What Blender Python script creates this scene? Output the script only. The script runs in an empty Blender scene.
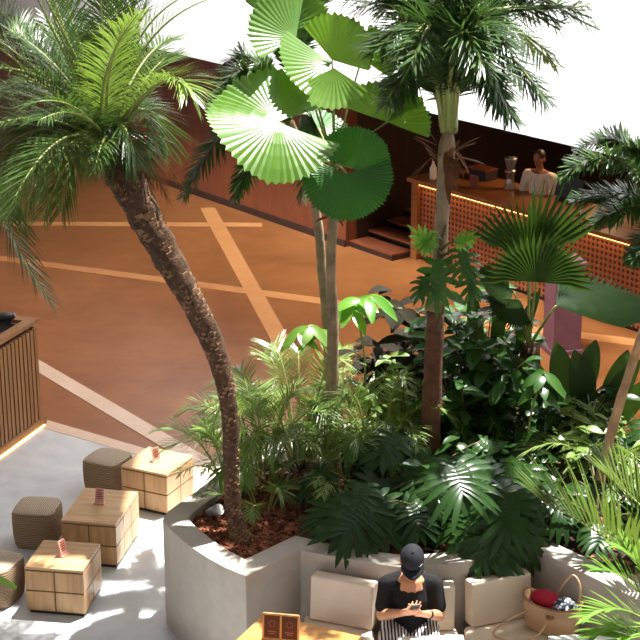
import bpy, bmesh, math, random
from mathutils import Vector as V, Matrix, Euler, noise as mnoise
R = math.radians
sin, cos, PI = math.sin, math.cos, math.pi
scene = bpy.context.scene
col = scene.collection
random.seed(11)
U = random.uniform

# ------------------------------------------------------------------ camera
CAMZ, FPX, TH = 6.57, 1595.0, R(18.7)
CAM = V((0, 0, CAMZ))
FW, UP = V((0, cos(TH), -sin(TH))), V((0, sin(TH), cos(TH)))
cd = bpy.data.cameras.new('camera'); cam = bpy.data.objects.new('camera', cd); col.objects.link(cam)
cam.location = CAM; cam.rotation_euler = (PI/2-TH, 0, 0)
cd.sensor_width = 36; cd.lens = 36*FPX/640; cd.clip_end = 200
scene.camera = cam

def ray(px, py): return V((1, 0, 0))*((px-320)/FPX) + UP*((320-py)/FPX) + FW
def G(px, py, z=0.0):                 # where the line of sight through a pixel meets height z
    r = ray(px, py); return CAM + r*((z-CAMZ)/r.z)
def at(px, py, Y):                    # ... and where it meets depth Y
    r = ray(px, py); return CAM + r*(Y/r.y)

# ------------------------------------------------------------------ materials
def new_mat(name):
    m = bpy.data.materials.new(name); m.use_nodes = True
    nt = m.node_tree; b = nt.nodes['Principled BSDF']
    return m, nt, b
def N(nt, t, **k):
    n = nt.nodes.new(t)
    for a, v in k.items():
        if a in n.inputs: n.inputs[a].default_value = v
        else: setattr(n, a, v)
    return n
def c4(c): return (c[0], c[1], c[2], 1)
def hexc(r, g, b):
    f = lambda u: ((u/255+.055)/1.055)**2.4 if u > 10 else u/255/12.92
    return (f(r), f(g), f(b))
def plain(name, c, rough=.5, metal=0, spec=.5, emit=None, es=0, var=.12, scale=6, bump=0, bscale=60, coord='Object'):
    m, nt, b = new_mat(name)
    tc = N(nt, 'ShaderNodeTexCoord')
    no = N(nt, 'ShaderNodeTexNoise', Scale=scale, Detail=5.0); nt.links.new(tc.outputs[coord], no.inputs['Vector'])
    r = N(nt, 'ShaderNodeValToRGB'); nt.links.new(no.outputs['Fac'], r.inputs['Fac'])
    r.color_ramp.elements[0].position = .3; r.color_ramp.elements[1].position = .7
    r.color_ramp.elements[0].color = c4([x*(1-var) for x in c]); r.color_ramp.elements[1].color = c4([min(1, x*(1+var)) for x in c])
    nt.links.new(r.outputs['Color'], b.inputs['Base Color'])
    b.inputs['Roughness'].default_value = rough; b.inputs['Metallic'].default_value = metal
    b.inputs['Specular IOR Level'].default_value = spec
    if emit: b.inputs['Emission Color'].default_value = c4(emit); b.inputs['Emission Strength'].default_value = es
    if bump:
        n2 = N(nt, 'ShaderNodeTexNoise', Scale=bscale, Detail=4.0); nt.links.new(tc.outputs[coord], n2.inputs['Vector'])
        bp = N(nt, 'ShaderNodeBump', Strength=bump, Distance=.02); nt.links.new(n2.outputs['Fac'], bp.inputs['Height'])
        nt.links.new(bp.outputs['Normal'], b.inputs['Normal'])
    return m
def leaf(name, c1, c2, rough=.38, tr=.3, spec=.5, tcol=None):
    m, nt, b = new_mat(name)
    oi = N(nt, 'ShaderNodeObjectInfo'); tc = N(nt, 'ShaderNodeTexCoord')
    no = N(nt, 'ShaderNodeTexNoise', Scale=5.0, Detail=3.0); nt.links.new(tc.outputs['Object'], no.inputs['Vector'])
    ad = N(nt, 'ShaderNodeMath', operation='MULTIPLY_ADD'); ad.inputs[1].default_value = .6
    nt.links.new(oi.outputs['Random'], ad.inputs[0]); 
    s = N(nt, 'ShaderNodeMath', operation='MULTIPLY'); s.inputs[1].default_value = .5
    nt.links.new(no.outputs['Fac'], s.inputs[0]); nt.links.new(s.outputs[0], ad.inputs[2])
    mx = N(nt, 'ShaderNodeMixRGB'); mx.inputs[1].default_value = c4(c1); mx.inputs[2].default_value = c4(c2)
    nt.links.new(ad.outputs[0], mx.inputs[0])
    nt.links.new(mx.outputs[0], b.inputs['Base Color'])
    b.inputs['Roughness'].default_value = rough; b.inputs['Specular IOR Level'].default_value = spec
    t = N(nt, 'ShaderNodeBsdfTranslucent')
    br = N(nt, 'ShaderNodeMixRGB', blend_type='MULTIPLY'); br.inputs[0].default_value = 1
    br.inputs[2].default_value = c4(tcol or (1.6, 1.5, .7)); nt.links.new(mx.outputs[0], br.inputs[1])
    nt.links.new(br.outputs[0], t.inputs['Color'])
    ms = N(nt, 'ShaderNodeMixShader'); ms.inputs[0].default_value = tr
    nt.links.new(b.outputs[0], ms.inputs[1]); nt.links.new(t.outputs[0], ms.inputs[2])
    nt.links.new(ms.outputs[0], nt.nodes['Material Output'].inputs['Surface'])
    return m
def wood(name, c1, c2, axis='X', scale=3.0, rough=.45, stretch=12):
    m, nt, b = new_mat(name)
    tc = N(nt, 'ShaderNodeTexCoord'); mp = N(nt, 'ShaderNodeMapping')
    sc = [stretch]*3; sc['XYZ'.index(axis)] = 1
    mp.inputs['Scale'].default_value = sc; nt.links.new(tc.outputs['Object'], mp.inputs['Vector'])
    no = N(nt, 'ShaderNodeTexNoise', Scale=scale, Detail=6.0, Distortion=.6); nt.links.new(mp.outputs[0], no.inputs['Vector'])
    r = N(nt, 'ShaderNodeValToRGB'); r.color_ramp.elements[0].position = .35; r.color_ramp.elements[1].position = .68
    r.color_ramp.elements[0].color = c4(c1); r.color_ramp.elements[1].color = c4(c2)
    nt.links.new(no.outputs['Fac'], r.inputs[0]); nt.links.new(r.outputs[0], b.inputs['Base Color'])
    b.inputs['Roughness'].default_value = rough
    return m
def concrete(name, c1, c2, rough=.4, s1=.6, s2=4.0, bump=.05):
    m, nt, b = new_mat(name)
    tc = N(nt, 'ShaderNodeTexCoord')
    a = N(nt, 'ShaderNodeTexNoise', Scale=s1, Detail=8.0, Roughness=.65, Distortion=.8); nt.links.new(tc.outputs['Object'], a.inputs['Vector'])
    d = N(nt, 'ShaderNodeTexNoise', Scale=s2, Detail=6.0); nt.links.new(tc.outputs['Object'], d.inputs['Vector'])
    mm = N(nt, 'ShaderNodeMixRGB'); mm.inputs[0].default_value = .35
    nt.links.new(a.outputs['Fac'], mm.inputs[1]); nt.links.new(d.outputs['Fac'], mm.inputs[2])
    r = N(nt, 'ShaderNodeValToRGB'); r.color_ramp.elements[0].position = .35; r.color_ramp.elements[1].position = .65
    r.color_ramp.elements[0].color = c4(c1); r.color_ramp.elements[1].color = c4(c2)
    nt.links.new(mm.outputs[0], r.inputs[0]); nt.links.new(r.outputs[0], b.inputs['Base Color'])
    b.inputs['Roughness'].default_value = rough
    bp = N(nt, 'ShaderNodeBump', Strength=bump, Distance=.02); nt.links.new(d.outputs['Fac'], bp.inputs['Height']); nt.links.new(bp.outputs[0], b.inputs['Normal'])
    return m
def stripes(name, c1, c2, scale, axis='Z', rough=.8, dist=0.0, sharp=.02, bump=0):
    m, nt, b = new_mat(name)
    tc = N(nt, 'ShaderNodeTexCoord')
    w = N(nt, 'ShaderNodeTexWave', Scale=scale, Distortion=dist, wave_type='BANDS', bands_direction=axis); w.inputs['Detail Scale'].default_value = 1.5
    nt.links.new(tc.outputs['Object'], w.inputs['Vector'])
    r = N(nt, 'ShaderNodeValToRGB'); r.color_ramp.elements[0].position = .5-sharp; r.color_ramp.elements[1].position = .5+sharp
    r.color_ramp.elements[0].color = c4(c1); r.color_ramp.elements[1].color = c4(c2)
    nt.links.new(w.outputs['Fac'], r.inputs[0]); nt.links.new(r.outputs[0], b.inputs['Base Color'])
    b.inputs['Roughness'].default_value = rough
    if bump:
        bp = N(nt, 'ShaderNodeBump', Strength=bump, Distance=.01); nt.links.new(w.outputs['Fac'], bp.inputs['Height']); nt.links.new(bp.outputs[0], b.inputs['Normal'])
    return m
def cane(name):
    m, nt, b = new_mat(name)
    tc = N(nt, 'ShaderNodeTexCoord'); sp = N(nt, 'ShaderNodeSeparateXYZ'); nt.links.new(tc.outputs['Object'], sp.inputs[0])
    def M(op, x, y=None):
        n = N(nt, 'ShaderNodeMath', operation=op)
        for i, u in enumerate((x, y)):
            if u is None: continue
            if isinstance(u, (int, float)): n.inputs[i].default_value = u
            else: nt.links.new(u, n.inputs[i])
        return n.outputs[0]
    k = 2*PI/.075
    a = M('MULTIPLY', M('ADD', sp.outputs['X'], sp.outputs['Z']), k*.5); c = M('MULTIPLY', M('SUBTRACT', sp.outputs['X'], sp.outputs['Z']), k*.5)
    f = M('MULTIPLY', M('COSINE', a), M('COSINE', c))
    r = N(nt, 'ShaderNodeValToRGB'); r.color_ramp.elements[0].position = .22; r.color_ramp.elements[1].position = .34
    r.color_ramp.elements[0].color = c4(hexc(172, 104, 60)); r.color_ramp.elements[1].color = c4(hexc(78, 38, 22))
    nt.links.new(f, r.inputs[0]); nt.links.new(r.outputs[0], b.inputs['Base Color']); b.inputs['Roughness'].default_value = .55
    bp = N(nt, 'ShaderNodeBump', Strength=.6, Distance=.01); bp.invert = True; nt.links.new(f, bp.inputs['Height']); nt.links.new(bp.outputs[0], b.inputs['Normal'])
    return m

M = {}
M['floor'] = concrete('stained_concrete', hexc(136, 82, 42), hexc(168, 110, 62), .36, .45, 3.0)
M['pale'] = concrete('pale_concrete', hexc(192, 198, 204), hexc(228, 231, 233), .45, .7, 5.0)
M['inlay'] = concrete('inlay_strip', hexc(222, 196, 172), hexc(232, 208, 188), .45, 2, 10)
M['inlaywarmlit'] = concrete('warmlit_inlay_strip', hexc(204, 140, 82), hexc(216, 154, 98), .45, 2, 10)  # same strips further back, with warm lamplight put into the colour
M['white'] = plain('white_plaster', (.86, .86, .87), .7, var=.02, scale=1.0)
M['brownwall'] = wood('brown_wall_panel', hexc(116, 62, 38), hexc(134, 74, 46), 'Z', 1.2, .4, 5)
M['darkwall'] = wood('dark_wall_panel', hexc(48, 32, 26), hexc(60, 40, 32), 'Z', 1.5, .5, 6)
M['soffit'] = plain('soffit_paint', hexc(70, 52, 42), .8)
M['planter'] = concrete('planter_render', hexc(172, 162, 151), hexc(192, 182, 171), .7, 1.2, 9.0, .08)
M['oak'] = wood('oak_veneer', hexc(178, 136, 92), hexc(204, 164, 118), 'Z', 2.2, .42, 10)
M['oaktop'] = wood('oak_top', hexc(188, 146, 102), hexc(212, 174, 128), 'X', 2.2, .4, 10)
M['groove'] = plain('dark_groove', hexc(96, 66, 42), .7)
M['plinth'] = plain('dark_plinth', hexc(52, 40, 32), .7)
M['slat'] = wood('slat_wood', hexc(136, 98, 64), hexc(164, 122, 82), 'Z', 2.5, .5, 14)
M['slatgap'] = plain('slat_shadow', hexc(84, 56, 36), .8)
M['honey'] = wood('honey_wood', hexc(198, 132, 62), hexc(226, 166, 92), 'X', 2.5, .38, 9)
M['barwood'] = wood('bar_wood', hexc(140, 86, 46), hexc(160, 100, 56), 'X', 2, .4, 9)
M['cane'] = cane('woven_cane')
M['led'] = plain('led', (1, .6, .25), emit=(1, .55, .18), es=7)
M['rush'] = stripes('woven_rush', hexc(120, 96, 70), hexc(176, 150, 118), 16, 'Z', .85, 3.0, .4, .6)
M['rushtop'] = stripes('woven_rush_top', hexc(160, 142, 120), hexc(206, 190, 168), 18, 'X', .85, 2.0, .4, .6)
M['cushion'] = plain('cream_fabric', hexc(232, 212, 192), .9, var=.04, bump=.05, bscale=300)
M['pipe'] = plain('cushion_seam', hexc(96, 84, 74), .9)
M['mulch'] = plain('bark_chips', hexc(136, 80, 54), .9, var=.5, scale=14)
M['soil'] = plain('soil', hexc(54, 34, 24), .95, var=.3, bump=.4)
M['pink'] = plain('pink_acrylic', hexc(232, 172, 156), .3)
M['ink'] = plain('ink', hexc(140, 66, 58), .6)
M['maroon'] = plain('maroon_card', hexc(70, 26, 24), .5)
M['gilt'] = plain('pale_print', hexc(170, 110, 100), .6)
M['mauve'] = plain('mauve_paint', hexc(120, 78, 88), .6)
M['black'] = plain('black_plastic', (.012, .012, .014), .4)
M['grey'] = plain('grey_metal', (.35, .37, .4), .35, .6)
M['steel'] = plain('brushed_steel', (.5, .45, .4), .3, .9)
M['whitetop'] = plain('white_laminate', (.82, .81, .8), .4, var=.03)
# plants
M['trunk_rough'] = plain('fibrous_trunk', hexc(84, 60, 42), .95, var=.45, scale=18, bump=.6)
M['stub'] = plain('leaf_base_stub', hexc(128, 98, 70), .95, var=.4, scale=20)
M['trunk_grey'] = plain('grey_trunk', hexc(158, 136, 108), .9, var=.35, scale=9, bump=.4)
M['trunk_brown'] = plain('brown_trunk', hexc(112, 74, 54), .9, var=.4, scale=9, bump=.5)
M['trunk_pale'] = plain('pale_trunk', hexc(206, 164, 124), .85, var=.3, scale=9, bump=.3)
M['fibre'] = plain('brown_fibre', hexc(112, 70, 42), .95, var=.4)
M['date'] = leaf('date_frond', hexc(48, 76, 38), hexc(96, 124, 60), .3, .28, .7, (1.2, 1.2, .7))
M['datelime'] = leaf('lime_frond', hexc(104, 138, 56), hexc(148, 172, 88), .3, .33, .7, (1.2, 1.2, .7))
M['brownfrond'] = leaf('brown_frond', hexc(92, 56, 32), hexc(120, 76, 44), .8, .2, .2, (1.2, 1, .7))  # brown leaf colour for the fronds hanging under the date crown
M['rachis'] = plain('rachis', hexc(150, 156, 88), .5)
M['rachisdark'] = plain('rachis_dark', hexc(96, 92, 52), .5)
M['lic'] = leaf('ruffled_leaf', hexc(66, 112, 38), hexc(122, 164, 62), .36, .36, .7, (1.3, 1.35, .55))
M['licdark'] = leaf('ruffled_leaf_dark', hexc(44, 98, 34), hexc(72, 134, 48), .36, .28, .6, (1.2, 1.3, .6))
M['fandark'] = leaf('dark_fan_leaf', hexc(34, 56, 28), hexc(58, 84, 38), .4, .3, .4, (1.6, 1.5, .6))
M['foxtail'] = leaf('foxtail_leaf', hexc(48, 76, 42), hexc(82, 112, 58), .32, .25, .6, (1.2, 1.25, .7))
M['areca'] = leaf('areca_leaf', hexc(84, 116, 56), hexc(148, 172, 92), .3, .3, .7, (1.3, 1.3, .7))
M['lime'] = leaf('lime_leaf', hexc(88, 130, 46), hexc(132, 168, 72), .32, .3, .6, (1.2, 1.25, .6))
M['olive'] = leaf('olive_leaf', hexc(86, 112, 48), hexc(132, 150, 74), .36, .28, .6, (1.2, 1.2, .6))
M['philo'] = leaf('split_leaf', hexc(28, 52, 24), hexc(54, 88, 36), .28, .16, .35, (1.2, 1.3, .7))
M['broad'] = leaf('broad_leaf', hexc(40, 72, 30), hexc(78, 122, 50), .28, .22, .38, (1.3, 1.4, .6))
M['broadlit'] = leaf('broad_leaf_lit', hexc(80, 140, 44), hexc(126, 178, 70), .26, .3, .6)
M['shadeleaf'] = leaf('shadow_leaf', hexc(34, 30, 20), hexc(50, 46, 28), .75, .12, .15)  # green leaves in silhouette: their shade is put into the colour
# people
M['skin'] = plain('skin', hexc(206, 148, 112), .5, var=.05)
M['skindark'] = plain('skin_tan', hexc(166, 106, 76), .5, var=.05)
M['tee'] = plain('black_cotton', (.005, .005, .006), .9)
M['cap'] = plain('cap_cloth', (.008, .009, .014), .85)
M['zebra'] = stripes('striped_cotton', (.015, .015, .018), (.82, .78, .77), 13, 'X', .85, 1.2, .03)
M['cream'] = plain('cream_shirt', hexc(244, 232, 214), .85)
M['hair'] = plain('dark_hair', (.02, .014, .01), .5)
M['lips'] = plain('lips', hexc(166, 92, 80), .5)
M['tan'] = plain('tan_leather', hexc(206, 164, 128), .55, var=.06)
M['tandark'] = plain('dark_tan_leather', hexc(158, 112, 80), .55)
M['red'] = plain('crimson_cloth', hexc(186, 22, 56), .8, var=.15)
M['scarf'] = None
m, nt, b = new_mat('patterned_scarf'); tc = N(nt, 'ShaderNodeTexCoord'); vo = N(nt, 'ShaderNodeTexVoronoi', Scale=38.0)
nt.links.new(tc.outputs['Object'], vo.inputs['Vector']); rr = N(nt, 'ShaderNodeValToRGB')
rr.color_ramp.elements[0].color = c4(hexc(236, 238, 240)); rr.color_ramp.elements[1].color = c4(hexc(52, 62, 86)); rr.color_ramp.elements[0].position = .3; rr.color_ramp.elements[1].position = .5
nt.links.new(vo.outputs['Distance'], rr.inputs[0]); nt.links.new(rr.outputs[0], b.inputs['Base Color']); M['scarf'] = m

# ------------------------------------------------------------------ mesh building
OFF = {}
class MB:
    def __init__(s): s.v = []; s.f = []
    def add(s, vs, fs):
        n = len(s.v); s.v += [V(p) for p in vs]; s.f += [tuple(i+n for i in f) for f in fs]; return s
    def box(s, c, d, rz=0, mat=None):
        x, y, z = d[0]/2, d[1]/2, d[2]/2
        m = Matrix.Rotation(rz, 3, 'Z') if mat is None else mat
        c = V(c)
        return s.add([c+m@V((a*x, b*y, e*z)) for e in (-1, 1) for b in (-1, 1) for a in (-1, 1)],
                     [(0, 2, 3, 1), (4, 5, 7, 6), (0, 1, 5, 4), (2, 6, 7, 3), (0, 4, 6, 2), (1, 3, 7, 5)])
    def prism(s, pts, z0, z1):
        n = len(pts)
        vs = [V((p[0], p[1], z0)) for p in pts]+[V((p[0], p[1], z1)) for p in pts]
        return s.add(vs, [tuple(range(n-1, -1, -1)), tuple(range(n, 2*n))]+[(i, (i+1) % n, n+(i+1) % n, n+i) for i in range(n)])
    def tube(s, pts, rad, n=8, caps=True, fn=None):
        pts = [V(p) for p in pts]
        if not isinstance(rad, (list, tuple)): rad = [rad]*len(pts)
        vs, fs = [], []
        ref = None
        for i, p in enumerate(pts):
            t = (pts[min(i+1, len(pts)-1)]-pts[max(i-1, 0)])
            t = t.normalized() if t.length > 1e-9 else V((0, 0, 1))
            if ref is None:
                ref = t.cross(V((0, 0, 1)) if abs(t.z) < .9 else V((1, 0, 0))).normalized()
            else:
                ref = ref-t*ref.dot(t); ref = ref.normalized()
            b = t.cross(ref)
            for k in range(n):
                a = 2*PI*k/n
                r = rad[i]*(fn(i, k) if fn else 1)
                vs.append(p+ref*(cos(a)*r)+b*(sin(a)*r))
        for i in range(len(pts)-1):
            for k in range(n):
                a, c = i*n+k, i*n+(k+1) % n
                fs.append((a, c, c+n, a+n))
        if caps:
            fs.append(tuple(range(n-1, -1, -1))); L = (len(pts)-1)*n; fs.append(tuple(range(L, L+n)))
        return s.add(vs, fs)
    def ell(s, c, r, rot=None, nu=16, nv=10):
        c = V(c); m = rot or Matrix.Identity(3)
        vs = [c+m@V((0, 0, -r[2]))]
        for j in range(1, nv):
            ph = -PI/2+PI*j/nv
            for i in range(nu):
                a = 2*PI*i/nu; vs.append(c+m@V((r[0]*cos(ph)*cos(a), r[1]*cos(ph)*sin(a), r[2]*sin(ph))))
        vs.append(c+m@V((0, 0, r[2])))
        fs = [(0, 1+(i+1) % nu, 1+i) for i in range(nu)]
        for j in range(nv-2):
            for i in range(nu):
                a, b2 = 1+j*nu+i, 1+j*nu+(i+1) % nu; fs.append((a, b2, b2+nu, a+nu))
        L = len(vs)-1; base = 1+(nv-2)*nu
        fs += [(base+i, base+(i+1) % nu, L) for i in range(nu)]
        return s.add(vs, fs)
    def lathe(s, prof, c=(0, 0, 0), n=24):
        c = V(c); vs = []; fs = []
        for r, z in prof:
            for k in range(n):
                a = 2*PI*k/n; vs.append(c+V((r*cos(a), r*sin(a), z)))
        for i in range(len(prof)-1):
            for k in range(n):
                a, b2 = i*n+k, i*n+(k+1) % n; fs.append((a, b2, b2+n, a+n))
        fs.append(tuple(range(n-1, -1, -1))); L = (len(prof)-1)*n; fs.append(tuple(range(L, L+n)))
        return s.add(vs, fs)
    def limb(s, pts, rad, n=10):
        s.tube(pts, rad, n)
        for p, r in zip(pts, rad): s.ell(p, (r, r, r), None, n, 6)
        return s
    def strip(s, pts, widths, side, fold=0.0, nrm=None):
        # blade along pts; fold>0 gives a three-point section creased along the midrib
        vs, fs = [], []
        k = 3 if fold else 2
        for p, w in zip(pts, widths):
            if fold: vs += [p-side*w+nrm*(fold*w), p, p+side*w+nrm*(fold*w)]
            else: vs += [p-side*w, p+side*w]
        for i in range(len(pts)-1):
            for j in range(k-1):
                a = i*k+j; fs.append((a, a+1, a+1+k, a+k))
        return s.add(vs, fs)
    def build(s, name, mat, parent=None, smooth=False, bevel=0, seg=2, off=None):
        me = bpy.data.meshes.new(name)
        o = off if off is not None else (OFF.get(parent.name, V()) if parent else V())
        me.from_pydata([tuple(p-o) for p in s.v], [], s.f); me.update()
        if smooth: me.polygons.foreach_set('use_smooth', [True]*len(me.polygons))
        ob = bpy.data.objects.new(name, me); col.objects.link(ob)
        if isinstance(mat, (list, tuple)):
            for q in mat: me.materials.append(q)
        elif mat: me.materials.append(mat)
        if parent: ob.parent = parent
        else: ob.location = o
        OFF[ob.name] = o.copy()
        if bevel:
            md = ob.modifiers.new('bevel', 'BEVEL'); md.width = bevel; md.segments = seg; md.limit_method = 'ANGLE'; md.angle_limit = R(40)
        return ob

def tag(o, label, cat, group=None, kind=None):
    o['label'] = label; o['category'] = cat
    if group: o['group'] = group
    if kind: o['kind'] = kind
    return o
def thing(name, loc, label, cat, group=None, kind=None):
    o = bpy.data.objects.new(name, None); col.objects.link(o); o.location = loc; o.empty_display_size = .1
    OFF[o.name] = V(loc); return tag(o, label, cat, group, kind)
def local(name, label, cat, group=None):       # a thing modelled about its own origin, moved afterwards
    return thing(name, (0, 0, 0), label, cat, group)
def struct(name, mb, mat, **k):
    o = mb.build(name, mat, **k); o['kind'] = 'structure'; return o
def copy_tree(o, parent=None):
    c = o.copy(); col.objects.link(c)
    if parent: c.parent = parent
    for ch in [x for x in scene.objects if x.parent == o]: copy_tree(ch, c)
    return c
def bez(p0, p1, p2, n):
    return [p0*((1-t)**2)+p1*(2*t*(1-t))+p2*(t*t) for t in [i/n for i in range(n+1)]]
def catmull(pts, n):
    P = [pts[0]*2-pts[1]]+list(pts)+[pts[-1]*2-pts[-2]]; out = []
    for i in range(1, len(P)-2):
        for k in range(n):
            t = k/n; a, b, c, d = P[i-1], P[i], P[i+1], P[i+2]
            out.append(.5*((b*2)+(c-a)*t+(a*2-b*5+c*4-d)*t*t+(b*3-a-c*3+d)*t**3))
    out.append(P[-2]); return out
Zp = V((0, 0, 1))

# ------------------------------------------------------------------ plant builders
def pinnate(curve, n, L, w, a0=70, a1=28, lift=.25, droop=.25, plume=0, t0=.14, jit=.06, segs=3, rnd=random, rr=.012):
    """leaflets along a rachis curve -> (leaf MB, rachis MB)"""
    lf, ra = MB(), MB()
    m = len(curve)-1
    for i in range(n):
        t = t0+(1-t0)*(i+.5)/n
        x = t*m; j = min(int(x), m-1); p = curve[j].lerp(curve[j+1], x-j)
        tan = (curve[j+1]-curve[j]).normalized()
        s = tan.cross(Zp)
        s = s.normalized() if s.length > .05 else V((1, 0, 0))
        nr = s.cross(tan).normalized()
        u = (t-t0)/(1-t0)
        Lk = L*max(.25, sin(PI*(.16+.74*u))**.7)
        ang = R(a0+(a1-a0)*u)
        for sd in (-1, 1):
            for q in range(1 if not plume else plume):
                lf_ = lift if not plume else rnd.uniform(-1.1, 1.1)
                d = tan*cos(ang)+(s*sd*cos(lf_)+nr*sin(lf_))*sin(ang)
                d = (d+V((rnd.uniform(-jit, jit), rnd.uniform(-jit, jit), rnd.uniform(-jit, jit)))).normalized()
                Lq = Lk*rnd.uniform(.88, 1.08); dr = droop*rnd.uniform(.6, 1.3)
                pts = [p+d*(Lq*v)-Zp*(dr*Lq*v*v) for v in [k/segs for k in range(segs+1)]]
                sv = d.cross(nr)
                sv = sv.normalized() if sv.length > .01 else tan
                wd = [w*.45]+[w*(1-.75*(k/segs)**2) for k in range(1, segs)]+[w*.06]
                lf.strip(pts, wd, sv)
    ra.tube(curve, [rr*(1-.85*i/m)+.002 for i in range(m+1)], 6)
    return lf, ra
def frond(root, curve, mat, rmat, name='frond', **k):
    lf, ra = pinnate(curve, **k)
    o = lf.build(name, mat, root)
    ra.build('rachis', rmat, o, True, off=OFF[root.name])
    return o
def fan(root, hub, axis, nrm, Rr, mat, base=None, half=150, nseg=46, split=.06, pleat=.008, cup=.12, wave=.05, waves=3, rings=5, pm=None, name='fan_leaf', pr=.009):
    axis = axis.normalized(); nrm = (nrm-axis*nrm.dot(axis)).normalized(); sd = axis.cross(nrm)
    lines = 2*nseg+1; vs = []; fs = []; ph = U(0, 6)
    for k in range(lines):
        a = R(-half+2*half*k/(lines-1)); ridge = k % 2
        rl = Rr*(1 if ridge else 1-split)*(1-.12*abs(a/PI)**2)*(U(.97, 1.02) if ridge else 1)
        for j in range(rings+1):
            r = rl*(j/rings)
            h = (pleat if ridge else -pleat)*r*(.4+.6*j/rings)+cup*r*r/Rr*(1 if cup > 0 else 1)+wave*r*(j/rings)*sin(waves*a+ph)
            q = hub+axis*(cos(a)*r)+sd*(sin(a)*r)+nrm*h
            if split > .2 and j == rings: q = q-Zp*(.05*Rr)
            vs.append(q)
    m = rings+1
    for k in range(lines-1):
        for j in range(rings):
            fs.append((k*m+j, k*m+j+1, (k+1)*m+j+1, (k+1)*m+j))
    o = MB().add(vs, fs).build(name, mat, root)
    if base is not None:
        mid = (base+hub)*.5+Zp*((hub-base).length*.08)
        MB().tube(bez(base, mid, hub, 8), [pr*(1.3-.5*i/8) for i in range(9)], 6).build('petiole', pm or M['rachis'], o, True, off=OFF[root.name])
    return o
def splitleaf(root, hub, tip, nrm, W, mat, base=None, lobes=7, droop=.2, name='leaf', pm=None):
    ax = tip-hub; L = ax.length; ax = ax.normalized()
    nrm = (nrm-ax*nrm.dot(ax)).normalized(); sd = ax.cross(nrm).normalized()
    mb = MB()
    P = lambda t: hub+ax*(L*t)-nrm*(droop*L*t*t)
    # web along the midrib
    ts = [i/8 for i in range(9)]
    mb.strip([P(-.05+.78*t) for t in ts], [W*.36*(sin(PI*min(1, .14+.8*t))**.7)+.002 for t in ts], sd, .12, nrm)
    for i in range(lobes):
        u = (i+.3)/lobes
        for s in (-1, 1):
            a = R(128-106*u+U(-5, 5))
            d = ax*cos(a)+sd*(s*sin(a))
            Lq = 1.16*W*(sin(PI*(.24+.5*u))**.7)*U(.9, 1.08)
            p0 = P(.04+u*.6)
            dr = U(.3, .55)
            pts = [p0+d*(Lq*v)+ax*(.14*Lq*v*v)+nrm*(.16*Lq*v-dr*Lq*v*v) for v in (0, .25, .5, .75, .92, 1.03)]
            wv = d.cross(nrm).normalized(); b = .085*L
            mb.strip(pts, [b*.62, b*.66, b*.82, b*.74, b*.42, .002], wv, .2, nrm)
    pts = [P(v) for v in (.62, .75, .9, 1.02, 1.1)]
    mb.strip(pts, [W*.14, W*.15, W*.15, W*.09, .002], sd, .15, nrm)
    o = mb.build(name, mat, root, True)
    if base is not None:
        mid = (base+hub)*.5+Zp*((hub-base).length*.18)
        MB().tube(bez(base, mid, hub, 8), [.011*(1.2-.4*i/8) for i in range(9)], 6).build('petiole', pm or M['rachisdark'], o, True, off=OFF[root.name])
    return o
def blade_leaf(mb, p, d, nrm, L, W, droop=.25, fold=.25, segs=6):
    d = d.normalized(); nrm = nrm-d*nrm.dot(d)
    nrm = nrm.normalized() if nrm.length > .05 else V((0, -1, 0))
    sd = d.cross(nrm).normalized()
    ts = [i/segs for i in range(segs+1)]
    mb.strip([p+d*(L*t)-Zp*(droop*L*t*t) for t in ts], [W*(sin(PI*(.06+.92*t))**.8)+.001 for t in ts], sd, fold, nrm)
def trunk_mb(curve, rads, n=12, rough=.06, ring=0):
    def fn(i, k):
        return 1+rough*mnoise.noise(V((i*.55, cos(2*PI*k/n)*1.5, sin(2*PI*k/n)*1.5)))*2+(ring*(1 if i % 4 == 0 else 0))
    return MB().tube(curve, rads, n, True, fn)
def lerp_list(a, n):
    out = []
    for i in range(n):
        x = i/(n-1)*(len(a)-1); j = min(int(x), len(a)-2); out.append(a[j]+(a[j+1]-a[j])*(x-j))
    return out

# ================================================================== SETTING
BD = V((.616, -.788, 0)); BN = V((.788, .616, 0)); BROT = math.atan2(BD.y, BD.x)
OB = G(410, 258, 0)
def B(x, y, z=0): return OB+BD*x+BN*y+V((0, 0, z))         # the bar's own axes: along it, behind it, up

struct('floor', MB().box((0, 14, -.1), (60, 60, .2)), M['floor'])
s5a, s5b = G(45, 428), G(214, 476)
sd5 = (s5b-s5a).normalized()
a, b_ = s5a-sd5*14, s5b+sd5*16
struct('floor_front', MB().prism([(a.x, a.y), (a.x, -10), (b_.x, -10), (b_.x, b_.y)], 0, .004), M['pale'])
def inlay(n, p, q, wpx_p, wpx_q, ext0=0, ext1=0):
    p0, p1 = G(*p), G(p[0]+wpx_p[0], p[1]+wpx_p[1]); q0, q1 = G(*q), G(q[0]+wpx_q[0], q[1]+wpx_q[1])
    d0, d1 = (q0-p0).normalized(), (q1-p1).normalized()
    pts = [p0-d0*ext0, q0+d0*ext1, q1+d1*ext1, p1-d1*ext0]
    struct('trim_%d' % n, MB().prism(pts, .0, .0045+.0008*n), M['inlaywarmlit'] if n < 4 else M['inlay'])
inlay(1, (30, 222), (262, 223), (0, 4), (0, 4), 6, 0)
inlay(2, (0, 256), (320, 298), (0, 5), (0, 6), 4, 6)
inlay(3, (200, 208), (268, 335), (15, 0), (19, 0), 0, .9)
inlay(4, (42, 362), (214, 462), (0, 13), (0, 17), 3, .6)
inlay(5, (45, 420), (214, 469), (0, 9), (0, 8), 8, 6)

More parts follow.
